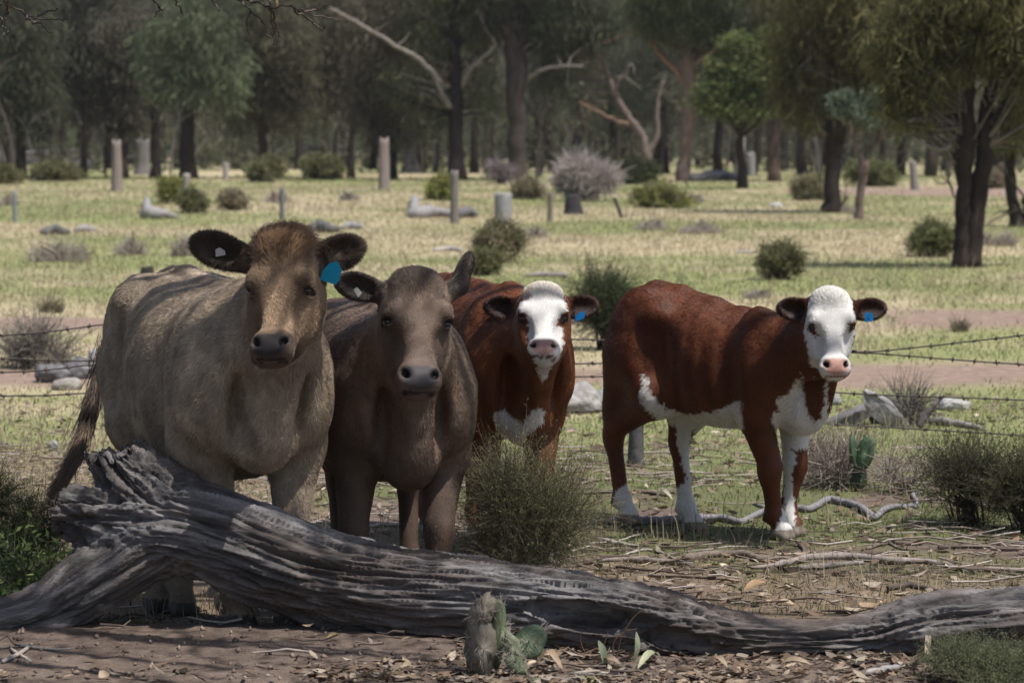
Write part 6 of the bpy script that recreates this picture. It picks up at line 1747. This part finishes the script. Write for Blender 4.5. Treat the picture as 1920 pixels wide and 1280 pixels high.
cactus('spiny prickly pear with a withered folded trunk pad in front of the log', 905, 1272, [
    ((905, 1276), (898, 1150), 62, 46, (.125, .112, .09), (.3, -1, .1), 0, -.01, .6), ((893, 1180), (920, 1112), 46, 40, (.15, .13, .10), (.1, -1, .2), -.01, .01, .7),
    ((930, 1255), (938, 1122), 32, 30, (.115, .14, .08), (.7, -.8, .1), .03, -.02, .2), ((948, 1225), (985, 1262), 34, 22, (.13, .155, .085), (.3, -1, .4), -.02, -.04, .1),
    ((965, 1235), (1018, 1176), 62, 16, CG, (-.15, -1, .25), .06, .03), ((950, 1180), (972, 1250), 30, 20, (.14, .155, .095), (-.2, -1, .3), -.02, 0, .15), ((985, 1275), (1030, 1288), 30, 14, (.15, .19, .09), (0, -.7, .8), -.05, -.03)], 1, sp_n=60)
cactus('yellow green cactus pad lying flat on the leaf litter', 1110, 1278, [((1068, 1272), (1140, 1284), 40, 14, (.24, .26, .10), (0, -.5, 1), 0, -.02)], 2, sp_n=26)
cactus('small cactus of two dark green pads in the dry brush', 1612, 922, [((1605, 884), (1598, 816), 28, 12, (.04, .07, .036), (.9, -.5, .1), 0), ((1612, 886), (1630, 818), 36, 12, (.045, .078, .04), (-.3, -1, .1), -.02), ((1606, 924), (1614, 872), 34, 12, (.04, .065, .035), (.2, -1, .1), .03)], 3, sp_n=10)

# ---- gum sapling leaves and large fallen leaves in front of the log
GL = tint_mat('gum_leaf', rough=.5, spec=.3, vary=.15, nscale=(60, 60, 60), transl=.2)
def leaf(mb, a, b, w_, n0, col, bend=.1, fold=.25):
    a, b = np.asarray(a, float), np.asarray(b, float)
    t = nrm(b - a); n0 = nrm(n0 - t * (np.asarray(n0) @ t)); s = np.cross(t, n0)
    L_ = np.linalg.norm(b - a)
    f = np.linspace(0, 1, 7)
    wd = w_ * np.sin(np.pi * np.clip(f * .97 + .02, 0, 1)) ** .7 * (1 - .35 * f)
    c = a + np.outer(f, b - a) + np.outer(np.sin(f * math.pi) * bend * L_, n0)
    V = np.concatenate([c + s * wd[:, None] + n0 * (wd * fold)[:, None], c, c - s * wd[:, None] + n0 * (wd * fold)[:, None]])
    i = np.arange(6)[:, None]
    Ql = np.concatenate([i + np.array([[0, 7, 8, 1]]), i + np.array([[7, 14, 15, 8]])])
    mb.add(V, None, Ql, np.array(col) * (1 + .12 * np.sin(np.arange(21) * 1.7))[:, None])
p = GG(1150, 1248); sap = empty('gum_seedling', p.tolist()); tag(sap, 'thin dry seedling with two grey green hanging leaves in front of the log', 'plant')
mb = MB()
for pp in ([(1150, 1248), (1160, 1215), (1165, 1195), (1185, 1160), (1208, 1140)], [(1140, 1240), (1120, 1215), (1100, 1225), (1088, 1200), (1092, 1180)], [(1152, 1235), (1150, 1205), (1170, 1184), (1195, 1178)], [(1120, 1245), (1135, 1200), (1140, 1180)]):
    c = np.array([W(x, y, p[1] - .01 * k) - p for k, (x, y) in enumerate(pp)]); mb.tube(curve_pts(c, 12), np.linspace(.0028, .0011, 12), 4, (.2, .12, .075), cap=False)
mb.build('stem', STEM, sap)
for a, b, w_ in (((1122, 1200), (1134, 1252), .016), ((1193, 1184), (1188, 1242), .012)):
    mb = MB(); leaf(mb, W(*a, p[1] - .03) - p, W(*b, p[1] - .05) - p, w_, np.array([.5, -1, .1]), (.23, .26, .165), .15); mb.build('leaf', GL, sap)
BIG = [((1010, 1248), (1058, 1272), .018, (.40, .30, .20), 'pale tan curled leaf beside the prickly pear'), ((1196, 1258), (1238, 1242), .017, (.36, .37, .24), 'grey green leaf lying on litter right of the seedling'), ((1124, 1248), (1165, 1258), .016, (.36, .27, .19), 'brown leaf curled under the seedling'),
       ((1462, 1252), (1520, 1256), .017, (.34, .26, .18), 'broad buff leaf lying below the low bend of the log'), ((1735, 1282), (1738, 1238), .012, (.30, .24, .18), 'pale upright bark sliver by the feathery shrub'), ((1332, 1250), (1365, 1262), .016, (.35, .27, .19), 'buff leaf under the log left of the low bend'), ((1395, 1112), (1440, 1106), .020, (.33, .22, .12), 'orange brown leaf standing on the grass behind the log'),
       ((610, 1205), (637, 1199), .006, (.33, .24, .1), 'narrow yellow leaf on the bare bank'), ((1232, 935), (1262, 945), .015, (.40, .37, .28), 'pale leaf on grass between the hind legs')]
for k, (a, b, w_, c, lab) in enumerate(BIG):
    A, B_ = GG(*a), GG(*b)
    o = MB(); leaf(o, [0, 0, .012], B_ - A + [0, 0, .02 + (.03 if 'upright' in lab else 0)], w_, np.array([0, -.5, 1.0]), c, .18, .4)
    tag(o.build('fallen_leaf', GL, None, A.tolist()), lab, 'leaf', 'large fallen leaves')

# ================================================================== the shade tree that overhangs the foreground
g = np.random.default_rng(91)
sb = np.array([-3.9, 11.2, 0.0])
shade = empty('shade_tree', sb.tolist()); tag(shade, 'overhanging tree whose bare twigs hang in from the top edge', 'tree')
mb = MB(); tp = curve_pts([[0, 0, -.2], [.1, 0, 1.5], [.3, -.1, 3.2], [.9, -.3, 4.8], [1.6, -.5, 6.6]], 18)
mb.tube(tp, np.linspace(.27, .10, 18) * np.array([1.35] + [1] * 17), 14, (.12, .10, .09), rough=.2); mb.build('trunk', BARK, shade)
CL = SHADE_CLUMPS
for k, (x, y, z, rx, ry, rz, wt) in enumerate(CL):
    e = np.array([x, y, z]) - sb
    a = tp[np.argmin(np.abs(tp[:, 2] - (z - 1.2)))] if z - 1.2 < tp[-1, 2] else tp[-1]
    mb = MB(); c = curve_pts([a, a * .5 + e * .5 + [0, 0, .35], e], 9)
    mb.tube(c, np.linspace(.07, .018, 9), 7, (.13, .11, .10), rough=.15)
    for q in range(6):
        f = c[g.integers(3, 9)]; e2 = f + nrm(g.normal(size=3)) * np.array([rx, ry, rz]) * .8
        mb.tube(curve_pts([f, (f + e2) / 2 + g.normal(size=3) * .08, e2], 5), np.linspace(.018, .005, 5), 5, (.14, .12, .11), cap=False)
    mb.build('limb', BARK, shade)
mb = MB(); leaf_cloud(mb, np.array(CL) - np.array([*sb, 0, 0, 0, 0]), SHADE_N, .105, ((.07, .085, .045), (.085, .10, .055), (.06, .07, .04)), g, droop=.9, wr=.2, spread=.22)
mb.build('crown', LEAF, shade, smooth=False)
tw = MB()
TW = [[(-60, -60), (0, -5), (15, 8), (45, 25), (70, 35), (105, 36), (130, 38)], [(15, 5), (12, 30), (5, 60), (10, 80)], [(45, 25), (60, 40), (75, 45), (90, 58), (102, 62)], [(70, 34), (90, 22), (110, 17)],
      [(400, -60), (440, -5), (470, 20), (495, 45), (505, 70), (525, 95)], [(440, -5), (480, 5), (510, 15), (545, 12), (590, 30), (640, 36)], [(510, 15), (515, 40), (520, 60), (530, 72)], [(545, 12), (575, 35), (590, 45), (604, 56)], [(560, 22), (590, 20), (612, 11)],
      [(255, -40), (285, -5), (298, 15), (290, 32)], [(298, 15), (306, 20)], [(320, -30), (332, 5), (342, 25), (335, 38)], [(470, 20), (462, 45), (466, 65)], [(380, -40), (400, 5), (415, 25)], [(0, -8), (-5, 25), (8, 45), (18, 75), (30, 100)], [(500, -20), (506, 0), (508, 30), (512, 60), (514, 85)]]
for pp in TW:
    c = np.array([W(x, y, 11.9 + .25 * math.sin(x * .02 + y * .05)) - sb for x, y in pp])
    c = curve_pts(c, 5 * len(pp)); c[1:-1] += g.normal(size=(len(c) - 2, 3)) * .0035
    tw.tube(c, np.linspace(.0052, .0018, len(c)), 5, (.105, .08, .07), cap=False)
tw.build('hanging_twigs', tint_mat('dead_wood_fine', rough=.85, spec=.15, vary=.3, nscale=(90, 90, 90)), shade)['kind'] = 'stuff'
for x, y in ((17, 12), (519, 8)):
    mb = MB(); a = W(x, y - 8, 11.9) - sb; leaf(mb, a, a + [.004, -.005, -.034], .0075, np.array([.3, -1, 0]), (.15, .095, .05)); mb.build('leaf', GL, shade)
# ------------------------------------------------------------------ a little air
hz = MB()
hz.add([[x, y, z] for z in (-3, 150) for y in (-40, 620) for x in (-520, 520)], None, [[0, 2, 3, 1], [4, 5, 7, 6], [0, 1, 5, 4], [2, 6, 7, 3], [0, 4, 6, 2], [1, 3, 7, 5]])
m, nt, N, L = new_mat('air')
o_ = N('ShaderNodeOutputMaterial'); v_ = N('ShaderNodeVolumePrincipled')
v_.inputs['Density'].default_value = .00018
v_.inputs['Color'].default_value = (.92, .94, 1.0, 1)
v_.inputs['Anisotropy'].default_value = .2
L(v_.outputs[0], o_.inputs['Volume'])
tag(hz.build('haze', m, smooth=False), kind='stuff')
